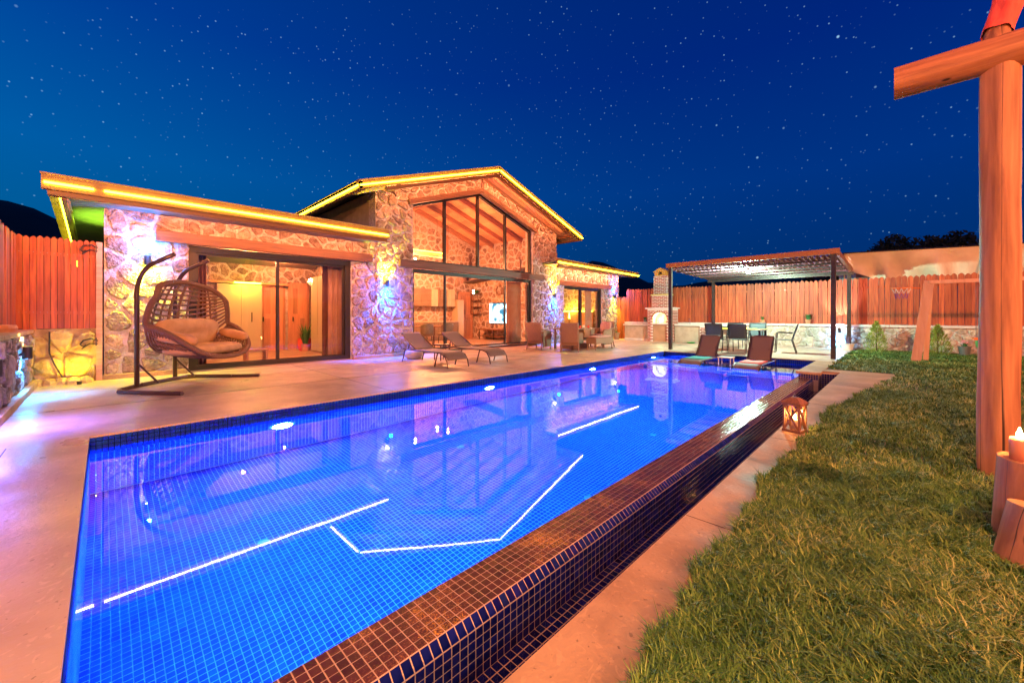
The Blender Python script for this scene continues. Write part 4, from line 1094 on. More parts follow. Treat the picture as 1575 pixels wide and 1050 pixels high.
# conifer shrubs on the lawn
def shrub(x, y, h, r, label, seed):
    t = world_thing('conifer_shrub', label, 'shrub', (x,y,0), 'young conifers by the stone wall'); rr = random.Random(seed)
    mb = MB(); mb.tube([(x,y,0),(x,y,h*.75)],[.02,.008],6); mb.build('stem', M['bark'], t)
    mb = MB()
    for k in range(1500):
        z = h*rr.random()**.9; R_ = r*(1-(z/h)**1.6)*(.55+.45*math.sin(min(1,z/h*4)*PI/2))*rr.random()**.45; a = rr.uniform(0,2*PI)
        b = Vector((x+math.cos(a)*R_,y+math.sin(a)*R_,z)); d = Vector((math.cos(a)*.7,math.sin(a)*.7,rr.uniform(.5,1.6))).normalized()*rr.uniform(.05,.11)
        sd = d.cross(Vector((rr.uniform(-1,1),rr.uniform(-1,1),rr.uniform(-1,1)))).normalized()*.009
        mb.add([b-sd,b+sd,b+d],[(0,1,2)])
    mb.build('foliage', M['conifer'], t, kind='stuff')
shrub(17.95,.62,.98,.34,'taller golden-green conifer shrub left of the play frame',1)
shrub(17.95,-.78,.88,.36,'rounder golden-green conifer shrub right of the play frame',2)

# ================================================================== pergola terrace
pg = world_thing('pergola', 'dark steel pergola with a corrugated roof over the dining terrace', 'pergola', (16.2,3.6,0))
for x,y,zt in ((14.05,5.88,2.90),(14.05,1.36,2.90),(18.3,5.80,2.62),(18.3,1.34,2.62)):
    mb = MB(); mb.bbox(x-.055,y-.055,0,x+.055,y+.055,zt,.004); mb.build('post', M['steel_dark'], pg)
mb = MB(); mb.box(13.99,1.22,2.89,14.11,6.02,3.04); mb.build('front_beam', M['eave_wood'], pg)
mb = MB(); mb.box(18.24,1.22,2.62,18.36,6.02,2.72); mb.build('back_beam', M['steel_dark'], pg)
for y in (1.28,5.96):
    mb = MB(); mb.bar((14.11,y,2.93),(18.34,y,2.80),.08,.14); mb.build('side_beam', M['eave_wood'], pg)
for k in range(5):
    x = 14.7+k*.8; mb = MB(); mb.box(x-.035,1.34,2.79-(x-14.05)*.028,x+.035,5.9,2.84-(x-14.05)*.028); mb.build('purlin', M['steel_dark'], pg)
nC = 34; per = 4.76/nC
def corr(a, b):
    y = 1.24+a*4.76; x = 14.125+b*4.6
    return (x, y, 2.875-(x-14.05)*.028+.026*math.sin(2*PI*y/per))
for s in range(5):
    mb = MB(); mb.grid(lambda a,b: corr((s+a*1.01)/5,b), 70, 2)
    o = mb.build('roof_sheet', M['corrugated'], pg, smooth=True)
    sm = o.modifiers.new('thickness','SOLIDIFY'); sm.thickness = .006
lp = world_thing('ceiling_lamp', 'bright round white lamp hanging under the pergola roof', 'lamp', (15.2,3.72,2.80))
mb = MB(); mb.grid(lambda a,b: (15.2+.055*math.cos(2*PI*a)*math.sin(PI*b),3.72+.055*math.sin(2*PI*a)*math.sin(PI*b),2.66+.055*math.cos(PI*b)),14,10,wrapu=True)
mb.build('globe', M['bulb_cool'], lp, smooth=True)
mb = MB(); mb.lathe([(.03,0),(.03,.10)],(15.2,3.72,2.71),10); mb.build('fitting', M['steel_dark'], lp)
l = point(None,(15.2,3.72,2.52),(.60,1.0,.80),330,.05); l.parent = lp; l.matrix_parent_inverse = Matrix.Translation(-Vector(lp['_world']))

# black sling dining chairs
def sling_chair(label, loc, rz):
    t = local_thing('dining_chair', label, 'chair', loc, rz, 'black sling chairs of the pergola table')
    for s in (-1,1):
        x = s*.26
        mb = MB(); mb.tube([(x,-.24,0),(x,-.22,.42),(x,-.20,.64),(x,-.16,.655),(x,.22,.64)],.014,8); mb.build('front_leg', M['chair_metal'], t)
        mb = MB(); mb.tube([(x,.32,0),(x,.20,.42),(x,.28,.70),(x,.36,.92)],.014,8); mb.build('rear_leg', M['chair_metal'], t)
    for y_,z_ in ((.36,.92),(-.22,.42),(.20,.42)):
        mb = MB(); mb.tube([(-.26,y_,z_),(.26,y_,z_)],.013,8); mb.build('cross_rail', M['chair_metal'], t)
    mb = MB(); mb.grid(lambda a,b: (-.25+.5*a,-.23+.44*b,.425-.02*math.sin(PI*b)*math.sin(PI*a)),8,8); o = mb.build('seat', M['sling_black'], t, smooth=True); o.modifiers.new('t','SOLIDIFY').thickness = .006
    mb = MB(); mb.grid(lambda a,b: (-.25+.5*a,.21+.14*b+.02*math.sin(PI*a),.45+.46*b),8,8); o = mb.build('backrest', M['sling_black'], t, smooth=True); o.modifiers.new('t','SOLIDIFY').thickness = .006
    return t
sling_chair('black sling chair with its back to the pool, nearer the fireplace', (14.45,4.48,0), PI/2)
sling_chair('black sling chair with its back to the pool, behind the red-towel lounger', (14.45,3.78,0), PI/2)
sling_chair('black sling chair at the right end of the pergola table, turned sideways', (15.35,2.72,0), PI+.12)
sling_chair('black sling chair on the far side of the pergola table, nearer the fireplace', (16.1,4.45,0), -PI/2)
sling_chair('black sling chair on the far side of the pergola table, nearer the lawn', (16.1,3.72,0), -PI/2)
tb = world_thing('dining_table', 'dark dining table under the pergola set with yellow place mats', 'table', (15.25,4.1,0))
mb = MB(); mb.bbox(14.80,3.25,.71,15.70,4.95,.74,.006); mb.build('tabletop', M['dark_wood'], tb)
for x in (14.86,15.64):
    for y in (3.31,4.89): mb = MB(); mb.box(x-.03,y-.03,0,x+.03,y+.03,.71); mb.build('leg', M['chair_metal'], tb)
YM = mat('yellow place mat', (.75,.68,.05), rough=.8)
for k,(x,y) in enumerate(((15.02,4.45),(15.02,3.75),(15.5,4.45),(15.5,3.75),(15.25,3.38))):
    mb = MB(); mb.box(x-.15,y-.21,.742,x+.15,y+.21,.748)
    tag(mb.build('place_mat', YM), 'yellow place mat on the pergola table, ' + ('far left','near left corner','far right side','near right side','right end')[k], 'place mat', 'yellow place mats on the pergola table')

# ================================================================== sun loungers
def lounger(label, loc, rz, back=48, group='sling sun loungers'):
    """foot at -y, head at +y; length 1.95"""
    t = local_thing('sun_lounger', label, 'sun lounger', loc, rz, group)
    a = math.radians(back); hy, hz = .35, .33
    ty, tz = hy+.78*math.cos(a), hz+.78*math.sin(a)
    for s in (-1,1):
        x = s*.30
        mb = MB(); mb.tube([(x,-1.02,.0),(x,-.98,.16),(x,-.88,.28),(x,-.70,.33),(x,hy+.55,.33)],.016,8); mb.build('side_rail', M['swing_steel'], t)
        mb = MB(); mb.tube([(x,hy+.45,.33),(x,hy+.60,.0)],.016,8); mb.build('leg', M['swing_steel'], t)
        mb = MB(); mb.tube([(x,-.62,.33),(x,-.50,.0)],.016,8); mb.build('leg', M['swing_steel'], t)
        mb = MB(); mb.tube([(x*.94,hy,hz+.02),(x*.94,ty,tz)],.014,8); mb.build('backrest_rail', M['swing_steel'], t)
    for q0,q1 in (((-.28,ty,tz),(.28,ty,tz)),((-.3,-.6,.31),(.3,-.6,.31)),((-.3,hy+.5,.31),(.3,hy+.5,.31)),((-.2,hy+.5,.31),(-.2,(hy+ty)/2,(hz+tz)/2)),((.2,hy+.5,.31),(.2,(hy+ty)/2,(hz+tz)/2))):
        mb = MB(); mb.tube([q0,q1],.012,6); mb.build('cross_bar', M['swing_steel'], t)
    def seat(u,v):
        s = v*1.45; y = -.98+s if s > .14 else -.98+s*.9
        z = .345-.17*max(0,(1-s/.28))**2 - .012*math.sin(PI*v)
        return (-.285+.57*u, y+(.12 if False else 0), z)
    mb = MB(); mb.grid(lambda u,v: (-.285+.57*u, -.995+1.345*v, .345-.16*max(0,1-v*4.5)**2),8,24); o = mb.build('seat_sling', M['sling'], t, smooth=True); o.modifiers.new('t','SOLIDIFY').thickness = .008
    mb = MB(); mb.grid(lambda u,v: (-.275+.55*u, hy+.01+(ty-hy)*v+.02*math.sin(PI*v), hz+.03+(tz-hz)*v-.02*math.sin(PI*v)),8,12); o = mb.build('backrest_sling', M['sling'], t, smooth=True); o.modifiers.new('t','SOLIDIFY').thickness = .008
    return t
lounger('taupe sling sun lounger on the terrace in front of the blue-lit pier', (5.72,8.34,0), 0, 30)
lounger('taupe sling sun lounger on the terrace in front of the glazed gable doors', (6.98,8.30,0), 0, 28)
lounger('sun lounger standing in the shallow ledge with a turquoise towel', (12.25,4.22,LZ+.004), -PI/2, 52)
lounger('sun lounger standing in the shallow ledge with a red towel', (12.20,2.82,LZ+.004), -PI/2, 56)
for (y,m,nm) in ((4.22,'teal_fabric','turquoise'),(2.82,'red_fabric','red')):
    mb = MB(); mb.grid(lambda u,v: (11.62+.72*u, y-.26+.50*v, LZ+.372+.010*math.sin(9*u)*math.sin(7*v)),12,8)
    o = tag(mb.build('towel', M[m], smooth=True), f'folded {nm} towel lying on the foot end of a lounger in the pool', 'towel'); o.modifiers.new('t','SOLIDIFY').thickness = .03
st = world_thing('side_table', 'small low table between the two terrace sun loungers', 'table', (6.36,8.9,0))
mb = MB(); mb.bbox(6.20,8.7,.40,6.54,9.04,.43,.005); mb.build('tabletop', M['swing_steel'], st)
for x in (6.23,6.51):
    for y in (8.73,9.01): mb = MB(); mb.box(x-.012,y-.012,0,x+.012,y+.012,.40); mb.build('leg', M['swing_steel'], st)
mb = MB(); mb.lathe([(.16,0),(.24,.04),(.26,.12),(.24,.20),(.15,.24),(.0,.245)],(6.05,9.75,0),20)
tag(mb.build('pouf', M['plaster_in'], smooth=True), 'round pale pouf on the terrace behind the first sun lounger', 'pouf')
st = world_thing('side_table', 'white low table standing in the shallow ledge between the two pool loungers', 'table', (12.1,3.5,LZ))
mb = MB(); mb.bbox(11.9,3.32,.03,12.25,3.68,.055,.005); mb.build('tabletop', M['white'], st)
for x in (11.93,12.22):
    for y in (3.35,3.65): mb = MB(); mb.box(x-.012,y-.012,LZ+.003,x+.012,y+.012,.03); mb.build('leg', M['white'], st)

# ================================================================== rattan dining set by the right wing
def rattan_chair(label, loc, rz, wide=.29):
    t = local_thing('rattan_armchair', label, 'armchair', loc, rz, 'rattan armchairs by the right wing')
    mb = MB()
    mb.grid(lambda u,v: (-wide+2*wide*u, .27+.16*v+.04*math.cos(PI*(u-.5)), .28+.68*v),10,10); o = mb.build('backrest', M['wicker'], t, smooth=True); o.modifiers.new('t','SOLIDIFY').thickness = .035
    mb = MB(); mb.bbox(-wide,-.30,.22,wide,.30,.40,.02); mb.build('seat_base', M['wicker'], t)
    for s in (-1,1):
        mb = MB(); mb.tube([(s*wide,-.30,.0),(s*wide,-.30,.40),(s*wide,-.29,.60),(s*wide,-.20,.66),(s*wide,.10,.66),(s*wide,.36,.72)],.026,8); mb.build('arm', M['wicker'], t)
        mb = MB(); mb.tube([(s*wide,.30,.30),(s*wide,.40,.0)],.024,8); mb.build('rear_leg', M['wicker'], t)
        mb = MB(); mb.grid(lambda u,v: (s*wide, -.28+.56*u, .10+.55*v*(1-.0*u)),6,4); o = mb.build('side_panel', M['wicker'], t); o.modifiers.new('t','SOLIDIFY').thickness = .02
    cushion_mb(0,-.01,.45,wide-.03,.28,.06).build('seat_cushion', M['pink_fabric'], t, smooth=True)
    cushion_mb(0,.24,.72,wide-.04,.24,.06,rot=Matrix.Rotation(1.36,3,'X'),tuft=((-.1,-.06,.04,.02),(.1,-.06,.04,.02),(-.1,.08,.04,.02),(.1,.08,.04,.02))).build('back_cushion', M['pink_fabric'], t, smooth=True)
    return t
rattan_chair('rattan armchair with pink cushions nearest the big gable window, half behind another chair', (10.85,9.25,0), PI/2+.2)
rattan_chair('rattan armchair with a high plain back turned to the pool', (10.95,8.0,0), PI-.95)
rattan_chair('rattan armchair with pink tufted cushions at the right end of the rattan table', (13.35,8.25,0), -PI/2-.1)
tb = world_thing('rattan_table', 'rattan dining table laid with cups and small dishes beside the right wing', 'table', (12.1,8.6,0))
mb = MB(); mb.bbox(11.35,8.15,.70,12.95,9.05,.735,.008); mb.build('tabletop', M['wicker'], tb)
mb = MB(); mb.bbox(11.65,8.35,.0,12.65,8.85,.18,.01); mb.box(11.8,8.5,.18,12.5,8.7,.70); mb.build('pedestal', M['wicker'], tb)
for x in (11.42,12.88):
    for y in (8.22,8.98): mb = MB(); mb.box(x-.03,y-.03,0,x+.03,y+.03,.70); mb.build('leg', M['wicker'], tb)
for k,(x,y) in enumerate(((11.6,8.35),(11.9,8.7),(12.15,8.4),(12.4,8.75),(12.6,8.35),(12.8,8.7))):
    mb = MB(); mb.lathe([(.05,0),(.07,.008),(.03,.01),(.038,.09),(.034,.09),(.028,.015)],(x,y,.736),10,caps=False)
    tag(mb.build('cup', M['white' if k % 2 else 'red_fabric']), ('red cup at the near left corner of the rattan table','white cup at the far left of the rattan table','red cup near the middle of the rattan table','white cup right of the middle of the rattan table','red cup at the near right of the rattan table','white cup at the far right of the rattan table')[k], 'cup', 'white cups on the rattan table' if k % 2 else 'red cups on the rattan table')
bn = local_thing('rattan_bench', 'low rattan bench with an open skirt in front of the rattan table', 'bench', (12.35,7.70,0), .05, None)
mb = MB(); mb.bbox(-.62,-.20,.22,.62,.20,.42,.02); mb.build('seat', M['wicker'], bn)
for x in (-.56,.56):
    for y in (-.15,.15): mb = MB(); mb.tube([(x,y,.25),(x*1.06,y*1.1,0)],.02,6); mb.build('leg', M['wicker'], bn)
cushion_mb(0,0,.45,.58,.19,.045).build('cushion', M['pink_fabric'], bn, smooth=True)
# ================================================================== double egg swing
sw = local_thing('egg_swing_chair', 'double brown wicker egg swing with tan cushions on a tube stand', 'swing chair', (.75,9.30,0), 0)
d = Vector((.60,.80,0)); d = Vector((.66,.75,0)).normalized(); nF = Vector((d.y,-d.x,0))
def W(u, w, z):                                 # seat frame -> local
    return Vector((.47,-.48,0)) + d*u + nF*w + Vector((0,0,z))
b0 = Vector((.75,9.30,0))
L = lambda x,y,z: Vector((x,y,z))-b0
mb = MB()
mb.tube([L(.82,7.72,.03),L(.40,8.25,.03),L(.16,8.60,.03),L(.17,8.78,.03),L(.32,9.02,.03),L(.62,9.38,.03),L(1.02,9.75,.03),L(1.25,9.72,.03),L(1.7,9.34,.03),L(2.13,9.03,.03)],.032,10)
mb.build('base_tube', M['swing_steel'], sw)
mb = MB(); mb.tube([L(.44,8.98,.07),L(1.1,9.60,.07),L(1.72,9.25,.05)],.022,8); mb.build('base_brace', M['swing_steel'], sw)
for (px,py) in ((.38,9.06),(.92,9.62)):
    p = Vector((px,py,0))-b0
    pts = [p+Vector((0,0,.03)), p+Vector((0,0,1.55))]
    for k in range(1,9):
        a = k/8*math.radians(68); pts.append(p+nF*(.40*(1-math.cos(a)))+Vector((0,0,1.55+.55*math.sin(a))))
    e = pts[-1]; pts.append(e+nF*.34+Vector((0,0,.16)))
    mb = MB(); mb.tube(pts,.034,12); post = mb.build('post', M['swing_steel'], sw, smooth=True)
    mb = MB(); mb.tube([p+Vector((0,0,.42)), p+nF*.34+d*.0+Vector((0,0,.08))],.016,8); mb.build('strut', M['swing_steel'], sw)
    tip = pts[-1]-nF*.03
    mb = MB()
    cen = Vector((.47,-.48,0))
    side = -1 if px < .6 else 1
    anchor = W(side*.42,-.18,1.74)
    nl = 9
    for k in range(nl):
        q0 = tip.lerp(anchor,k/nl); q1 = tip.lerp(anchor,(k+1.05)/nl); ax = Vector((1,0,0)) if k % 2 else Vector((0,1,0))
        m_ = (q0+q1)/2; h = (q1-q0)/2
        mb.tube([m_+h, m_+h*.6+ax*.013, m_-h*.6+ax*.013, m_-h, m_-h*.6-ax*.013, m_+h*.6-ax*.013],.0035,5,closed=True)
    mb.build('hanging_chain', M['chain'], sw)
# shell surface: a in [0,1] across, v from back top over the seat to the front lip
def shell(a, v):
    u = (a-.5)*2                                # -1..1
    half = .66+.32*math.sin(min(1,v/.55)*PI/2) if v < .55 else .98-.20*((v-.55)/.45)**2
    if v < .55:
        t = v/.55
        z = 1.78-(1.20)*t**1.15; w = -.30-.20*math.sin(t*PI*.75)
    else:
        t = (v-.55)/.45
        z = .56-.12*math.sin(t*PI*.5); w = -.44+.92*t
        z += .05*t*t
    side = abs(u)**3
    topdrop = .10*u*u if v < .3 else 0
    sm = max(0,min(1,(v-.35)/.5)); sm = sm*sm*(3-2*sm)
    w2 = w*(1-.25*side)+.22*side*(1-sm)*min(1,v/.2)
    z2 = z-topdrop*(1-v/.3 if v < .3 else 0)+side*.50*math.sin(PI*(v**1.5*.88))
    return W(u*half*(1-.0*side)+.06*0, w2, z2)
NS = 30
# rim
rim = [shell(a/14,0) for a in range(15)]+[shell(1,v/30) for v in range(1,31)]+[shell(1-a/14,1) for a in range(1,15)]+[shell(0,1-v/30) for v in range(1,30)]
for _ in range(3): rim = [(rim[k-1]+rim[k]*2+rim[(k+1)%len(rim)])/4 for k in range(len(rim))]
mb = MB(); mb.tube(rim,.036,10,closed=True); mb.build('rim', M['rope'], sw, smooth=True)
mb = MB()
for k in range(len(rim)*4):                      # rope windings on the rim
    i = k/4; p = rim[int(i)%len(rim)].lerp(rim[(int(i)+1)%len(rim)], i%1); t_ = (rim[(int(i)+1)%len(rim)]-rim[int(i)%len(rim)]).normalized()
    o1 = t_.orthogonal().normalized(); o2 = t_.cross(o1)
    mb.tube([p+(o1*math.cos(q*PI/3)+o2*math.sin(q*PI/3))*.038+t_*.012*q/6 for q in range(6)],.007,4,closed=True)
mb.build('rope_winding', M['rope'], sw, kind='stuff')
for k in range(1,9):                             # stout uprights
    a = k/9; mb = MB(); mb.tube([shell(a,v/22) for v in range(23)],.015 if k not in (4,5) else .022,6); mb.build('weave_upright', M['rope'], sw, smooth=True)
for k in range(1,13):
    v = .55*k/13; mb = MB(); mb.tube([shell(a/24,v) for a in range(25)],.018,6); mb.build('weave_strand', M['rope'], sw, smooth=True)
for k in range(0,14):
    v = .56+.42*k/14; mb = MB(); mb.tube([shell(a/24,v)+Vector((0,0,.004*(k%2))) for a in range(25)],.015,6); mb.build('weave_strand', M['rope'], sw, smooth=True)
for k in range(20):                              # skewed binding strands under the seat
    a0 = k/20; mb = MB(); mb.tube([shell(min(1,a0+.05*q/6),.62+.38*q/6)-Vector((0,0,.018)) for q in range(7)],.011,5); mb.build('weave_strand', M['rope'], sw, smooth=True)
RF = Matrix((d, nF, Vector((0,0,1)))).transposed()
c = W(0,.04,.62)
cushion_mb(*c,.66,.36,.10,e=.5,nu=36,nv=16,rot=RF,tuft=((-.3,0,.10,.03),(.3,0,.10,.03),(0,.1,.10,.03))).build('seat_cushion', M['cushion'], sw, smooth=True)
Rb = RF @ Matrix.Rotation(math.radians(78),3,'X')
c = W(0,-.25,.90)
cushion_mb(*c,.74,.25,.12,e=.5,nu=36,nv=16,rot=Rb,tuft=((-.38,0,.08,.05),(0,0,.08,.05),(.38,0,.08,.05))).build('back_cushion', M['cushion'], sw, smooth=True)
for s in (-1,1):
    c = W(s*.74,.08,.84)
    Ra = RF @ Matrix.Rotation(math.radians(-12),3,'X') @ Matrix.Rotation(math.radians(s*12),3,'Z')
    cushion_mb(*c,.10,.30,.085,e=.8,nu=20,nv=16,rot=Ra).build('arm_bolster', M['cushion'], sw, smooth=True)

# ================================================================== play frame with hoop and baby swing
pf = world_thing('play_frame', 'slanted brown wooden play frame with a long bar over the far lawn', 'swing frame', (14.9,-.4,0))
top = Vector((15.05,-.50,2.10))
mb = MB(); mb.bar((14.80,-.25,0), top, .19, .05, up=(.95,.0,.1)); mb.build('leg', M['play_wood'], pf)
mb = MB(); mb.bar((15.20,-.44,0), top+Vector((.06,-.03,-.02)), .10, .05, up=(.95,0,.1)); mb.build('leg', M['play_wood'], pf)
mb = MB(); mb.box(15.00,-4.2,2.02,15.10,-.50,2.11); mb.build('bar', M['play_wood'], pf)
mb = MB(); mb.bar((14.80,-4.5,0),(15.05,-4.2,2.1),.24,.05,up=(.95,0,.1)); mb.build('leg', M['play_wood'], pf)
hp = world_thing('basketball_hoop', 'small orange basketball ring with a white and purple net beside the play frame', 'hoop', (14.95,.0,1.9))
hc = Vector((14.95,.02,1.93))
mb = MB(); mb.tube([hc+Vector((math.cos(2*PI*k/20)*.20,math.sin(2*PI*k/20)*.20,0)) for k in range(20)],.010,6,closed=True); mb.tube([hc+Vector((0,-.20,0)),hc+Vector((0.05,-.36,-.02))],.014,6); mb.build('ring', M['orange_plastic'], hp)
for nm,z0,z1,r0,r1,m in (('net',0,-.14,.20,.14,'net'),('net',-.14,-.28,.14,.11,'net_purple')):
    mb = MB()
    for k in range(10):
        for s in (1,-1):
            a, b = 2*PI*k/10, 2*PI*(k+s*.5)/10
            mb.tube([hc+Vector((math.cos(a)*r0,math.sin(a)*r0,z0)),hc+Vector((math.cos(b)*r1,math.sin(b)*r1,z1))],.007,4)
    mb.build(nm, M[m], hp)
bs = world_thing('toddler_swing', 'green and orange plastic toddler swing hanging from the play frame by a chain', 'swing', (15.05,-1.6,.45))
for y in (-1.30,-1.78):
    mb = MB(); n = 46
    for k in range(n):
        z0 = 2.02-k*(1.36/n); ax = Vector((.014,0,0)) if k % 2 else Vector((0,.014,0)); q = Vector((15.05,y,z0)); h = Vector((0,0,-.036))
        mb.tube([q,q+h*.25+ax,q+h*.75+ax,q+h,q+h*.75-ax,q+h*.25-ax],.0045,4,closed=True)
    mb.build('chain', M['chain'], bs)
cushion_mb(15.05,-1.54,.52,.22,.25,.17,nu=20,nv=10).build('seat_shell', M['green'], bs, smooth=True)
mb = MB(); mb.bbox(14.80,-1.84,.60,14.88,-1.24,.66,.01); mb.bbox(14.88,-1.84,.60,15.22,-1.76,.66,.01); mb.bbox(14.88,-1.32,.60,15.22,-1.24,.66,.01); mb.build('safety_bar', M['orange_plastic'], bs)
mb = MB(); mb.grid(lambda a,b: (15.24+.05*b, -1.54+.20*math.cos(PI*a), .58+.26*math.sin(PI*a)*b),14,4); o = mb.build('seat_back', M['green'], bs); o.modifiers.new('t','SOLIDIFY').thickness = .02

# ================================================================== shade cloth, neighbour, far things
tp = world_thing('shade_canopy', 'cream shade cloth draped over poles behind the right board fence', 'canopy', (19.4,-3,0))
def drape(a, b):
    y = 1.60-11.5*a; fold = .22*math.sin(y*2.3+b*2.4)*b+.16*math.sin(y*5.1+1.0+3*b)*b+.10*math.sin(y*9.7+b)*b
    sag = .05*math.sin(PI*((y+10)/2.3 % 1))
    zb = 2.90-.75*min(1,max(0,(1.5-y)/1.6))
    return (19.32+.55*b+fold, y, (3.52-.035*(1.6-y))*(1-b)+zb*b-sag*(1-b)*.4)
mb = MB(); mb.grid(drape, 150, 18); o = mb.build('cloth', M['tarp'], tp, smooth=True)
for y in (1.55,-1.9,-5.4):
    mb = MB(); mb.tube([(19.30,y,0),(19.30,y,3.50-.035*(1.6-y))],.03,8); mb.build('pole', M['steel_dark'], tp)
mb = MB(); mb.tube([(19.30,1.6,3.52),(19.30,-9.9,3.12)],.02,8); mb.build('ridge_pole', M['steel_dark'], tp)
nb = world_thing('neighbour_building', 'pale rendered wall of a neighbouring building seen under the shade cloth', 'building', (22,-3,0))
mb = MB(); mb.box(21.5,-9,0,22.0,1.9,3.20); mb.build('wall', M['neighbour'], nb)
mb = MB(); mb.box(21.44,1.0,0,21.5,1.35,3.1); mb.build('pilaster', M['terracotta'], nb)

def crown_tree(x, y, h, rx, label, seed, n=9000):
    t = world_thing('dark_tree', label, 'tree', (x,y,0)); rr = random.Random(seed)
    mb = MB(); mb.tube([(x,y,0),(x+.1,y,h*.35),(x,y+.1,h*.6)],[.28,.2,.12],8)
    blobs = []
    for k in range(26):
        a = rr.uniform(0,2*PI); q = rr.random()**.5; z = h*(.55+.42*rr.random()*(1-q*q*.75)); c = Vector((x+math.cos(a)*rx*q,y+math.sin(a)*rx*q,z)); blobs.append((c,rr.uniform(.55,1.1)*rx*.28))
        if k < 9: mb.tube([(x,y,h*.42),Vector((x,y,h*.42)).lerp(c,.5)+Vector((0,0,-.2)),c],[.10,.06,.02],5)
    mb.build('trunk', M['bark'], t)
    mb = MB()
    for k in range(n):
        c, r = blobs[rr.randrange(len(blobs))]; v = Vector((rr.gauss(0,1),rr.gauss(0,1),rr.gauss(0,.8))).normalized()*r*rr.random()**.35
        p = c+v; s = rr.uniform(.10,.22); e1 = Vector((rr.gauss(0,1),rr.gauss(0,1),rr.gauss(0,1))).normalized()*s; e2 = e1.orthogonal().normalized()*s*.6
        mb.add([p-e1,p-e2,p+e1,p+e2],[(0,1,2,3)])
    mb.build('crown', M['dark_leaf'], t, kind='stuff')
crown_tree(40.5,-1.2,7.2,3.3,'dark rounded tree rising behind the shade cloth','1')
crown_tree(39,3.9,5.6,1.7,'small dark tree top showing beside the pergola corner','2',1200)
# hills: one terrain sheet round the valley
def ridge(az):                                   # height in metres at 220 m by azimuth (deg from +x, ccw)
    d = az
    h = 11+4*math.sin(d*.05)+3*math.sin(d*.13+1)+1.2*math.sin(d*.41)
    h += 26*math.exp(-((d-95)/12.0)**2)+24*math.exp(-((d-120)/22)**2)
    h += 19*math.exp(-((d-32)/7)**2)+7*math.exp(-((d-12)/9)**2)
    h += 1.0*mnoise.noise(Vector((d*.9,0,0)))*2
    return max(2,h)
mb = MB(); na = 240
def hill(a, b):
    az = a*360-180; r = 120+b*190; prof = math.sin(min(1,b/.55)*PI/2) if b < .55 else 1-.3*(b-.55)
    z = -2+ (ridge(az)+2)*prof*(r/235)
    return (math.cos(math.radians(az))*r, math.sin(math.radians(az))*r, z+.8*mnoise.noise(Vector((az*.5,b*9,0))))
mb.grid(hill, na, 12); mb.build('hills', M['hill'], kind='structure', smooth=True)
mb = MB(); mb.grid(lambda a,b: (math.cos(a*2*PI)*(150*b), math.sin(a*2*PI)*(150*b), -1.88+0*a), 60, 3, wrapu=True)
mb.build('valley_ground', M['hill'], kind='structure')

# ================================================================== log swing frame in the right foreground
lg = world_thing('log_swing_frame', 'large peeled-log post and cross beam standing on the lawn in the right foreground', 'log frame', (4.75,-.62,0))
def log(p0, p1, r0, r1, seed, nu=28, nv=40, flat=1.0):
    p0, p1 = Vector(p0), Vector(p1); t = (p1-p0); Lh = t.length; t.normalize()
    o1 = t.orthogonal().normalized(); o2 = t.cross(o1)
    if abs(t.z) < .5: o1 = Vector((0,0,1)); o2 = t.cross(o1).normalized()
    mb = MB()
    def fn(a, b):
        an = a*2*PI; r = r0+(r1-r0)*b
        nz = mnoise.noise(Vector((math.cos(an)*1.2+seed, math.sin(an)*1.2, b*Lh*.9)))*.09+mnoise.noise(Vector((math.cos(an)*3+seed, math.sin(an)*3, b*Lh*2.2)))*.035
        r *= 1+nz
        c = p0.lerp(p1,b)
        return tuple(c+(o1*math.cos(an)+o2*math.sin(an)*flat)*r)
    mb.grid(fn, nu, nv, wrapu=True)
    m = nv+1
    e0 = [mb.v[i*m] for i in range(nu-1,-1,-1)]; e1 = [mb.v[i*m+nv] for i in range(nu)]
    mb.add(e0,[tuple(range(nu))]); mb.add(e1,[tuple(range(nu))])
    return mb
def obj_log(name, p0, p1, r0, r1, seed, m, parent, **k):
    o = log(p0,p1,r0,r1,seed,**k).build(name, M[m], parent, smooth=True)
    np_ = len(o.data.polygons); o.data.polygons[np_-1].use_smooth = False; o.data.polygons[np_-2].use_smooth = False
    return o
obj_log('post',(4.665,-.515,-.02),(4.655,-.52,3.06),.108,.098,1.3,'log',lg)
obj_log('cross_beam',(4.62,.05,3.13),(4.66,-2.9,3.13),.120,.130,4.2,'log_y',lg)
obj_log('diagonal_log',(4.62,-.485,3.20),(5.02,-.78,4.6),.066,.07,7.7,'log',lg)
mb = MB()
def wrap(a, b):
    an = 2*PI*a; p = Vector((4.62,-.485,3.20)).lerp(Vector((5.02,-.78,4.6)), .07+.93*b); t_ = Vector((.40,-.295,1.4)).normalized(); o1 = t_.orthogonal().normalized(); o2 = t_.cross(o1)
    r = .080+.008*math.sin(5*an+7*b)+.006*math.sin(23*b+an)
    return tuple(p+(o1*math.cos(an)+o2*math.sin(an))*r)
mb.grid(wrap, 26, 40, wrapu=True); mb.build('red_wrap', M['red_fabric'], lg, smooth=True)
mb = MB(); mb.lathe([(.0,0),(.03,.0),(.03,.012),(.0,.014)],(0,0,0),8,caps=False)
s1_ = local_thing('log_stump', 'taller upright log stump in front of the foreground post, carrying a candle', 'stump', (3.415,-.490,0))
obj_log('stump_body',(0,0,-.02),(.0,-.01,.44),.145,.135,2.2,'log',s1_)
s2_ = local_thing('log_stump', 'shorter upright log stump at the right edge of the lawn, nearest the camera', 'stump', (3.08,-.434,0))
obj_log('stump_body',(0,0,-.02),(.03,-.03,.285),.125,.098,9.1,'log',s2_)
cd = local_thing('candle', 'lit red candle burning on the taller log stump', 'candle', (3.368,-.441,.442))
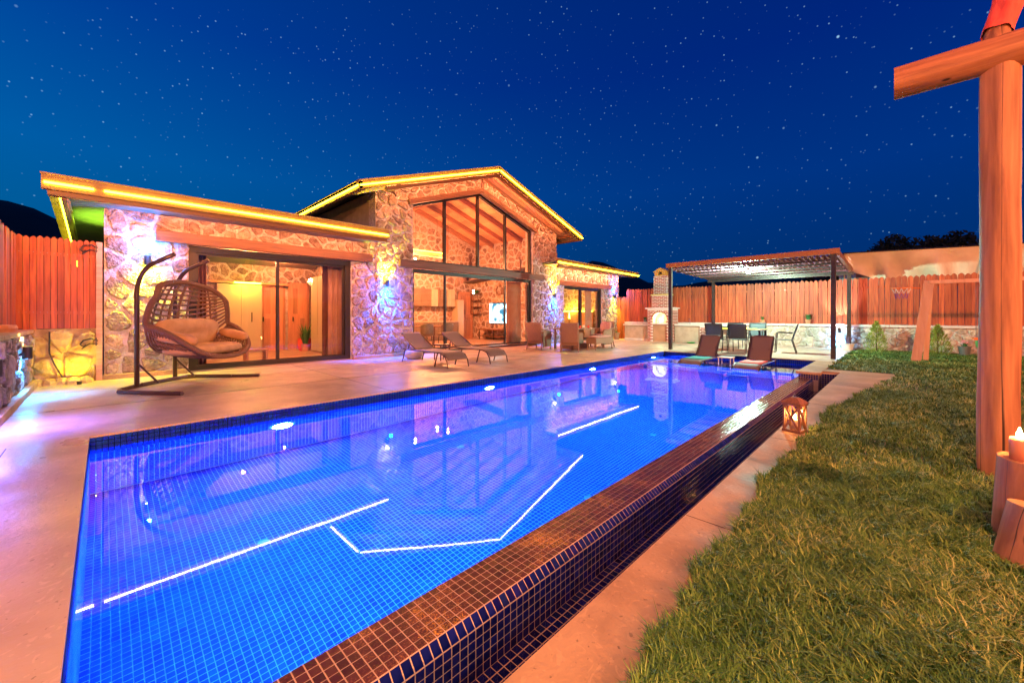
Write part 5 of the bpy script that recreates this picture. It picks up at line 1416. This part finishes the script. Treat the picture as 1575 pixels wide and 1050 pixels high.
mb = MB(); mb.lathe([(.036,0),(.037,.10),(.034,.115),(.026,.105),(.0,.10)],(0,0,0),16); mb.build('wax_body', M['wax'], cd, smooth=True)
mb = MB(); mb.lathe([(.0,0),(.012,.012),(.013,.025),(.006,.05),(.0,.065)],(0,0,.108),10,caps=False); mb.build('flame', M['flame'], cd, smooth=True)
mb = MB(); mb.tube([(0,0,.098),(0,0,.118)],.0015,5); mb.build('wick', M['black'], cd)
point(cd,(0,0,.20),(1,.45,.12),5,.02)

# lantern on the walkway
ln = local_thing('lantern', 'small wooden lantern with crossed sides and a lit candle on the walkway', 'lantern', (5.02,.80,0), -.25)
ln.scale = (.74,.74,1.05)
mb = MB(); mb.bbox(-.115,-.115,0,.115,.115,.025,.004); mb.build('base', M['lantern_wood'], ln)
for x in (-.095,.095):
    for y in (-.095,.095): mb = MB(); mb.box(x-.011,y-.011,.025,x+.011,y+.011,.26); mb.build('corner_post', M['lantern_wood'], ln)
mb = MB(); mb.bbox(-.12,-.12,.26,.12,.12,.285,.004); mb.build('top_plate', M['lantern_wood'], ln)
mb = MB(); mb.add([(-.135,-.135,.285),(.135,-.135,.285),(.135,.135,.285),(-.135,.135,.285),(-.04,-.04,.335),(.04,-.04,.335),(.04,.04,.335),(-.04,.04,.335)],[(3,2,1,0),(4,5,6,7),(0,1,5,4),(1,2,6,5),(2,3,7,6),(3,0,4,7)]); mb.build('roof', M['lantern_wood'], ln)
mb = MB(); mb.tube([(math.cos(k*PI/8)*.03,0,.335+math.sin(k*PI/8)*.035) for k in range(9)],.004,6); mb.build('handle', M['chain'], ln)
for k in range(4):
    Rz = Matrix.Rotation(k*PI/2,4,'Z')
    for s in (-1,1):
        p0 = Rz @ Vector((s*-.085,-.098,.03)); p1 = Rz @ Vector((s*.085,-.098,.255))
        mb = MB(); mb.bar(p0,p1,.022,.012,up=tuple(Rz @ Vector((0,-1,0)))); mb.build('cross_bar', M['lantern_wood'], ln)
    a_ = [Rz @ Vector(v) for v in ((-.085,-.090,.027),(.085,-.090,.027),(.085,-.090,.258),(-.085,-.090,.258))]
    mb = MB(); mb.add(a_,[(0,1,2,3)]); mb.build('pane', M['glass'], ln)
cd2 = local_thing('candle', 'lit candle glowing inside the wooden lantern', 'candle', (5.02,.80,.027))
mb = MB(); mb.lathe([(.032,0),(.033,.09),(.026,.095),(.0,.09)],(0,0,0),14); mb.build('wax_body', M['plaster_in'], cd2, smooth=True)
mb = MB(); mb.lathe([(.0,0),(.014,.014),(.015,.03),(.007,.055),(.0,.07)],(0,0,.096),10,caps=False); mb.build('flame', M['flame'], cd2, smooth=True)
point(cd2,(0,0,.16),(1,.45,.12),1.6,.02)

# added fill lights, out of view, shaped as globes on posts
def fill_globe(x, y, h, watts, label, c=(1,.34,.11)):
    t = world_thing('fill_lamp', label, 'lamp', (x,y,0), 'added fill globes out of view')
    mb = MB(); mb.tube([(x,y,0),(x,y,h-.1)],.03,8); mb.build('post', M['steel_dark'], t)
    mb = MB(); mb.grid(lambda a,b: (x+.12*math.cos(2*PI*a)*math.sin(PI*b),y+.12*math.sin(2*PI*a)*math.sin(PI*b),h+.12*math.cos(PI*b)),16,10,wrapu=True); mb.build('globe', emit('warm fill globe', c, 12), t, smooth=True)
    l = point(None,(x,y,h+.16),c,watts*.0+watts,.14); l.parent = t; l.matrix_parent_inverse = Matrix.Translation(-Vector(t['_world']))
fill_globe(-.8,-13.5,5.6,5600,'added tall fill lamp far behind the camera, washing the villa front')
fill_globe(-1.7,-.9,3.5,560,'added fill lamp on a post behind and right of the camera')

fill_globe(9.0,-4.6,3.2,330,'added fill lamp on a post by the lawn, right of the camera view')

# ================================================================== things inside the villa
def box_part(name, m, parent, *b, **kw): return MB().box(*b).build(name, M[m], parent, **kw)
# left room
t = world_thing('storage_closet', 'tall cream closet lit yellow-green inside the left room', 'closet', (3.1,14.8,.03))
box_part('carcass','cream_panel',t,2.35,14.55,.03,3.52,14.98,2.15)
for x in (2.37,2.96): box_part('door','cream_panel',t,x,14.53,.08,x+.55,14.55,2.12)
box_part('handle','frame',t,3.22,14.50,1.0,3.24,14.53,1.3)
mb = MB(); mb.tube([(2.75,14.42,2.20),(3.45,14.42,2.20)],.02,8); ls = tag(mb.build('light_tube', M['led_soft']), 'yellow-green light tube above the cream closet', 'lamp')
point(ls,(3.05,14.25,2.12),(.55,1,.06),5,.05)
def panel_door(x0, x1, y, zt, label):
    t = world_thing('interior_door', label, 'door', (x0,y,.03))
    box_part('leaf','door_wood',t,x0,y-.04,.03,x1,y,zt)
    for z0,z1 in ((.15,1.1),(1.25,zt-.12)):
        for a,b in ((x0+.08,(x0+x1)/2-.04),((x0+x1)/2+.04,x1-.08)): box_part('door_panel','door_wood',t,a,y-.052,z0,b,y-.04,z1)
    for a,b in ((x0-.07,x0),(x1,x1+.07)): box_part('jamb','door_wood',t,a,y-.06,.03,b,y,zt+.07)
    box_part('head','door_wood',t,x0-.07,y-.06,zt,x1+.07,y,zt+.07); box_part('handle','frame',t,x0+.06,y-.09,1.0,x0+.09,y-.052,1.15)
panel_door(3.56,4.22,14.98,2.15,'open pink-brown panel door in the left room beside the lit closet')
panel_door(4.45,4.98,14.98,2.25,'second panel door in the left room, left of the lit mirror')
t = world_thing('wall_mirror', 'pointed diamond mirror lit from behind on the right wall of the left room', 'mirror', (5.25,14.7,1.3))
mb = MB(); mb.prism([(14.45,1.35),(14.65,.95),(14.85,1.35),(14.65,2.0)],(5.24,0,0),(0,1,0),(0,0,1),(-1,0,0),.02); mb.build('glass', M['white'], t)
mb = MB(); mb.prism([(14.40,1.35),(14.65,.88),(14.90,1.35),(14.65,2.08)],(5.26,0,0),(0,1,0),(0,0,1),(-1,0,0),.015); mb.build('mirror_frame', M['brown_curtain'], t)
l = point(t,(0,0,0),(1,.85,.5),14,.03); l.location = (-.12,-.1,.85)
t = world_thing('basket', 'red patterned round basket on the floor of the left room', 'basket', (4.95,14.1,.03))
mb = MB(); mb.lathe([(.20,0),(.24,.1),(.25,.40),(.22,.40),(.2,.05)],(4.75,14.35,.03),18); mb.build('body', M['red_fabric'], t)
t = world_thing('wardrobe', 'tall wardrobe with mirrored doors and dark side near the right curtain of the left room', 'wardrobe', (5.05,12.9,.03))
box_part('body','dark_wood',t,4.72,12.55,.03,5.28,13.75,2.45)
box_part('door','cream_panel',t,4.70,12.58,.08,4.72,13.14,2.42); box_part('door','cream_panel',t,4.70,13.17,.08,4.72,13.72,2.42)
def curtain(x0, x1, y, zt, label, m):
    mb = MB(); mb.grid(lambda a,b: (x0+(x1-x0)*a, y+.05*math.sin(a*PI*2*max(3,int((x1-x0)*9)))*(1-.3*b), .05+(zt-.05)*b),60,6)
    o = tag(mb.build('curtain', M[m], smooth=True), label, 'curtain'); o.modifiers.new('t','SOLIDIFY').thickness = .005
curtain(1.42,1.62,IY+.12,2.62,'brown curtain gathered at the left edge of the left room sliding door','brown_curtain')
curtain(4.20,4.38,IY+.30,2.62,'brown curtain gathered beside the wardrobe','brown_curtain')
curtain(4.28,4.66,IY+.12,2.62,'salmon curtain gathered at the right edge of the left room sliding door','curtain')
curtain(11.2,12.0,IY+.14,2.55,'sheer salmon curtain behind the right pane of the gable doors','curtain')
curtain(16.1,16.35,IY+.14,2.45,'red-brown curtain in the middle of the right wing window','brown_curtain')
curtain(16.7,17.25,IY+.16,2.45,'salmon curtain at the right edge of the right wing window','curtain')
t = world_thing('curtain_rail', 'dark timber rail crossing the back of the left room under the stones', 'rail', (2.8,14.9,2.2))
box_part('rail_body','beam_in',t,.4,14.80,2.20,4.35,14.97,2.27)
t = world_thing('wooden_stool', 'small wooden crate stool on the floor of the left room behind the swing', 'stool', (2.6,11.9,.03))
box_part('top','door_wood',t,2.45,11.6,.30,2.95,11.95,.34)
for x in (2.47,2.89): box_part('side','door_wood',t,x,11.6,.03,x+.04,11.95,.30)
t = world_thing('palm_plant', 'small green palm in the left room beside the wardrobe', 'plant', (4.6,13.7,.03))
blades(30,.75,.28,.035,seed=12)(t,4.62,14.0,.25)
mb = MB(); mb.lathe([(.10,0),(.13,.24)],(4.62,14.0,.03),12); mb.build('pot', M['terracotta'], t)
# living room
t = world_thing('television', 'flat television showing a bright cyan and white picture on the living room wall', 'television', (13.4,14.0,1.3))
box_part('casing','black',t,13.38,13.34,.80,13.43,14.66,1.82)
m_, n_, l_, b_ = mat_new('screen picture'); nz = n_.new('ShaderNodeTexNoise'); nz.inputs['Scale'].default_value = 2.6; nz.inputs['Detail'].default_value = 5
tc = n_.new('ShaderNodeTexCoord'); l_.new(tc.outputs['Object'], nz.inputs['Vector']); rp = n_.new('ShaderNodeValToRGB')
rp.color_ramp.elements[0].position = .40; rp.color_ramp.elements[0].color = (.0,.08,.14,1); rp.color_ramp.elements[1].position = .52; rp.color_ramp.elements[1].color = (.65,1,1,1)
l_.new(nz.outputs[0], rp.inputs[0]); l_.new(rp.outputs[0], b_.inputs['Emission Color']); b_.inputs['Emission Strength'].default_value = 1.4; b_.inputs['Base Color'].default_value = (0,0,0,1)
M['screen'] = m_
box_part('screen','screen',t,13.372,13.37,.83,13.379,14.63,1.79)
t = world_thing('tv_console', 'low dark console with small ornaments under the television', 'cabinet', (13.2,14,.03))
box_part('top','dark_wood',t,12.95,12.9,.50,13.38,15.0,.55); box_part('shelf','dark_wood',t,12.98,12.95,.18,13.36,14.95,.22)
for y in (12.92,13.9,14.94): box_part('leg','frame',t,12.97,y,.03,13.0,y+.04,.5)
t = world_thing('wall_shelf', 'black metal wall shelf with three boards and trailing plant on top', 'shelf', (13.3,15.5,1.3))
for z in (1.28,1.62,1.95,2.28): box_part('board','dark_wood',t,13.14,15.25,z,13.42,15.82,z+.03)
for y in (15.26,15.80): box_part('upright','frame',t,13.15,y,1.25,13.17,y+.02,2.35)
blades(50,.18,.24,.03,seed=14)(t,13.28,15.5,2.32)
t = world_thing('wreath', 'round dark twig wreath on the living room wall above the television', 'wreath', (13.4,13.95,2.4))
rr = random.Random(9); mb = MB()
for k in range(70):
    a = rr.uniform(0,2*PI); b = a+rr.uniform(.3,.7); r1_, r2_ = rr.uniform(.16,.27), rr.uniform(.16,.27)
    mb.tube([(13.40,13.95+math.cos(a)*r1_,2.42+math.sin(a)*r1_),(13.37,13.95+math.cos(b)*r2_,2.42+math.sin(b)*r2_)],.008,4)
mb.build('twigs', M['dark_wood'], t, kind='stuff')
t = world_thing('wall_clock', 'round dark sunburst clock high on the back wall of the living room', 'clock', (12.95,15.85,3.05))
mb = MB()
for k in range(20): a = 2*PI*k/20; mb.bar((12.95+math.cos(a)*.08,15.84,3.05+math.sin(a)*.08),(12.95+math.cos(a)*.24,15.84,3.05+math.sin(a)*.24),.03,.02)
mb.build('rays', M['dark_wood'], t, kind='stuff')
mb = MB(); mb.tube([(12.95,15.83,3.05),(12.95,15.86,3.05)],.09,16); mb.build('dial', M['black'], t)
panel_door(12.45,13.22,15.88,2.31,'pink panel door in the back wall of the living room')
for x0,x1,m,z1 in ((9.55,10.55,'grey_cabinet',2.42),(10.57,10.95,'cream_panel',2.42),(10.97,11.45,'grey_cabinet',2.42),(11.47,11.95,'cream_panel',2.42)):
    t = world_thing('wall_cabinet', {9.55:'wide grey kitchen wall cabinet at the left',10.57:'narrow open cream kitchen wall unit between two grey cabinets',10.97:'grey kitchen wall cabinet beside the cream tall unit',11.47:'cream kitchen wall cabinet nearest the pink door'}[x0], 'cabinet', (x0,15.8,1.6))
    box_part('carcass',m,t,x0,15.55,1.62,x1,15.88,z1); box_part('door',m,t,x0+.01,15.53,1.63,(x0+x1)/2-.005,15.55,z1-.01); box_part('door',m,t,(x0+x1)/2+.005,15.53,1.63,x1-.01,15.55,z1-.01)
t = world_thing('kitchen_units', 'dark lower kitchen units with worktop along the back wall', 'kitchen units', (10.7,15.6,.03))
box_part('base_units','grey_cabinet',t,9.0,15.30,.03,11.95,15.88,.88); box_part('worktop','cream_panel',t,8.95,15.27,.88,11.98,15.88,.93)
for k in range(5): box_part('door','grey_cabinet',t,9.02+k*.585,15.28,.10,9.58+k*.585,15.30,.85)
t = world_thing('fridge', 'tall cream fridge column left of the pink living room door', 'fridge', (12.1,15.6,.03))
box_part('body','cream_panel',t,11.99,15.4,.03,12.36,15.88,1.95)
t = world_thing('indoor_dining_table', 'dark round-backed chairs and table inside the living room', 'table', (8.7,13.4,.03))
box_part('top','dark_wood',t,8.0,13.0,.74,9.6,13.9,.78)
for x in (8.05,9.5):
    for y in (13.05,13.8): box_part('leg','dark_wood',t,x,y,.03,x+.05,y+.05,.74)
def in_chair(x, y, rz, label):
    t = local_thing('upholstered_chair', label, 'chair', (x,y,.03), rz, 'dark chairs in the living room')
    cushion_mb(0,0,.45,.24,.24,.06).build('seat', M['grey_cabinet'], t, smooth=True)
    mb = MB(); mb.grid(lambda a,b: (-.24*math.cos(PI*a), .10+.16*math.sin(PI*a), .45+.45*b*(1-.25*abs(2*a-1)**2)),14,6); o = mb.build('backrest', M['grey_cabinet'], t, smooth=True); o.modifiers.new('t','SOLIDIFY').thickness = .03
    for a in (-1,1):
        for b in (-1,1): mb = MB(); mb.tube([(a*.17,b*.15,.42),(a*.21,b*.19,0)],.014,6); mb.build('leg', M['frame'], t)
in_chair(8.3,12.6,PI,'dark round-backed chair at the left of the indoor table'); in_chair(9.2,12.6,PI,'dark round-backed chair at the right of the indoor table')
for (x,y,z) in ((8.25,13.2,3.33),(9.35,13.35,3.13),(9.85,13.3,3.28)):
    t = world_thing('pendant_lamp', {8.25:'leftmost of three bare pendant bulbs glowing in the gable window',9.35:'lowest, middle one of three bare pendant bulbs in the gable window',9.85:'rightmost of three bare pendant bulbs glowing in the gable window'}[x], 'lamp', (x,y,z), 'bare pendant bulbs in the living room')
    mb = MB(); mb.grid(lambda a,b: (x+.045*math.cos(2*PI*a)*math.sin(PI*b),y+.045*math.sin(2*PI*a)*math.sin(PI*b),z+.05*math.cos(PI*b)),12,8,wrapu=True); mb.build('bulb', M['bulb'], t, smooth=True)
    mb = MB(); mb.tube([(x,y,z+.05),(x,y,5.2)],.004,4); mb.build('cord', M['black'], t)
for x,y,z in ((6.75,WY+.10,2.96),(9.2,WY+.12,2.96),(11.85,WY+.12,2.96)):
    t = world_thing('vase_of_twigs', {6.75:'slim vase of dry twigs at the left corner of the upper gable sill',9.2:'short vase of dry twigs at the middle mullion of the upper gable sill',11.85:'vase of dry twigs at the right corner of the upper gable sill'}[x], 'vase', (x,y+.25,z-.02))
    mb = MB(); mb.lathe([(.05,0),(.07,.10),(.03,.2),(.035,.22)],(x,y+.25,z-.0),12); mb.build('vase', M['dark_wood'], t)
    blades(14,.45 if x != 9.2 else .22,.16,.02,'dark_wood','twigs',seed=int(x*3))(t,x,y+.25,z+.2)
mb = MB(); mb.box(6.6,WY+.20,2.86,12.13,IY+.02,2.95); mb.build('gallery_sill', M['pine'], villa)
mb = MB(); mb.tube([(7.3,13.35,3.72),(9.75,13.35,3.72)],.012,6); tag(mb.build('light_tube', M['led_soft']), 'thin lit strip along the tie beam inside the gable', 'lamp')
# bedroom
t = world_thing('bed', 'bed with a wide wooden headboard edged in green light in the right wing', 'bed', (18.1,13,.03))
box_part('headboard','door_wood',t,18.36,11.9,.03,18.46,14.1,1.40); box_part('mattress','plaster_in',t,16.6,12.1,.30,18.36,13.9,.62)
mb = MB(); mb.tube([(18.42,11.95,1.43),(18.42,14.05,1.43)],.02,8); mb.build('led_strip', M['led_soft'], t)
l = point(None,(18.30,13.2,1.50),(.55,1,.05),16,.05); l.parent = t; l.matrix_parent_inverse = Matrix.Translation(-Vector(t['_world']))
t = world_thing('bedside_lamp', 'tall glowing yellow-green table lamp behind the right wing glass', 'lamp', (17.0,11.9,.03))
mb = MB(); mb.tube([(15.98,11.7,.03),(15.98,11.7,1.05)],.02,6); mb.build('stand', M['frame'], t)
mb = MB(); mb.lathe([(.02,.30),(.05,.0)],(15.98,11.7,1.05),14,caps=False); mb.build('shade', M['led_soft'], t)

# ================================================================== lawn
rng = np.random.default_rng(5)
def inside(x, y):
    edge = np.interp(x,[0,1.2,3,4.5,5.2,6,8,10,11.4],[.60,.64,.70,.70,.66,.70,.47,.2,.03])+.022*np.sin(x*4.1)+.022*np.sin(x*9.7+1)+.014*np.sin(x*23.3)
    near = (y < edge) & (x < 11.32)
    far = (x >= 11.32) & (x < 18.5) & (y < 1.20+.05*np.sin(x*7)-np.clip((x-17.6),0,1)*.3)
    return near | far
NB = 520000
# sample with density falling with distance from the camera
xs, ys = [], []
for (n,x0,x1,y0,y1) in ((400000,.15,4.2,-3.0,.76),(230000,4.2,9.0,-7.0,.76),(150000,9.0,18.5,-8.5,1.28)):
    x = rng.uniform(x0,x1,n); y = rng.uniform(y0,y1,n)
    Dm = x*math.cos(YAW)+y*math.sin(YAW); rt = x*math.sin(YAW)-y*math.cos(YAW)
    k = inside(x,y) & (Dm > .35) & (np.abs(rt)/np.maximum(Dm,.1) < 2.4)
    xs.append(x[k]); ys.append(y[k])
x = np.concatenate(xs); y = np.concatenate(ys); n = len(x)
D = x*math.cos(YAW)+y*math.sin(YAW)
# clump structure
cl = np.array([mnoise.noise(Vector((a*3.1,b*3.1,0)))+.5*mnoise.noise(Vector((a*9,b*9,3))) for a,b in zip(x[:],y[:])]) if n < 5 else (np.sin(x*7.1+np.sin(y*5.3)*1.7)*np.sin(y*8.3+np.sin(x*4.1)*1.9)*.5+np.sin(x*19+y*3)*np.sin(y*17-x*5)*.3)
hgt = (.048+.010*cl+rng.normal(0,.012,n)).clip(.018,.10)*np.where(D > 7,.85,1.0)
wd = np.where(D < 3,.0028,np.where(D < 7,.0036,.0075))*rng.uniform(.7,1.3,n)
yaw = rng.normal(0,1.5,n)+2.6*np.sin(x*9.3+np.sin(y*11.1)*1.5)+2.2*np.sin(y*13.1+x*5.7); lean = (.35+.45*rng.random(n))*hgt*(1.0+.9*rng.random(n)**3)
dx, dy = np.cos(yaw), np.sin(yaw); sx, sy = -dy*wd, dx*wd
z0 = .0
V = np.empty((n,5,3), np.float32)
V[:,0] = np.stack([x-sx,y-sy,np.full(n,z0)],1); V[:,1] = np.stack([x+sx,y+sy,np.full(n,z0)],1)
mx, my = x+dx*lean*.35, y+dy*lean*.35
V[:,2] = np.stack([mx+sx*.8,my+sy*.8,hgt*.62],1); V[:,3] = np.stack([mx-sx*.8,my-sy*.8,hgt*.62],1)
droop = rng.random(n)**2*.35
V[:,4] = np.stack([x+dx*lean*1.25,y+dy*lean*1.25,hgt*(1-droop)],1)
me = bpy.data.meshes.new('lawn'); me.vertices.add(n*5); me.vertices.foreach_set('co', V.ravel())
idx = np.empty((n,7), np.int32); b5 = np.arange(n,dtype=np.int32)*5
for k,o_ in enumerate((0,1,2,3,3,2,4)): idx[:,k] = b5+o_
me.loops.add(n*7); me.loops.foreach_set('vertex_index', idx.ravel())
ls = np.empty((n,2),np.int32); ls[:,0] = np.arange(n)*7; ls[:,1] = np.arange(n)*7+4
lt = np.tile(np.array([4,3],np.int32),n)
me.polygons.add(n*2); me.polygons.foreach_set('loop_start', ls.ravel()); me.polygons.foreach_set('loop_total', lt)
me.materials.append(M['grass']); me.update(); me.validate()
put('lawn_grass', me, None, kind='stuff', label='short clumpy green and straw coloured lawn grass beside the pool walkway')
mb = MB(); mb.box(-6,-14,-.2,11.30,-.20,-.004); mb.box(11.30,-14,-.2,18.58,1.20,-.004); mb.build('lawn_soil', mat('thatch and soil', (.020,.022,.006), (.05,.05,.014), scale=30, rough=1), kind='structure')
print('blades', n)
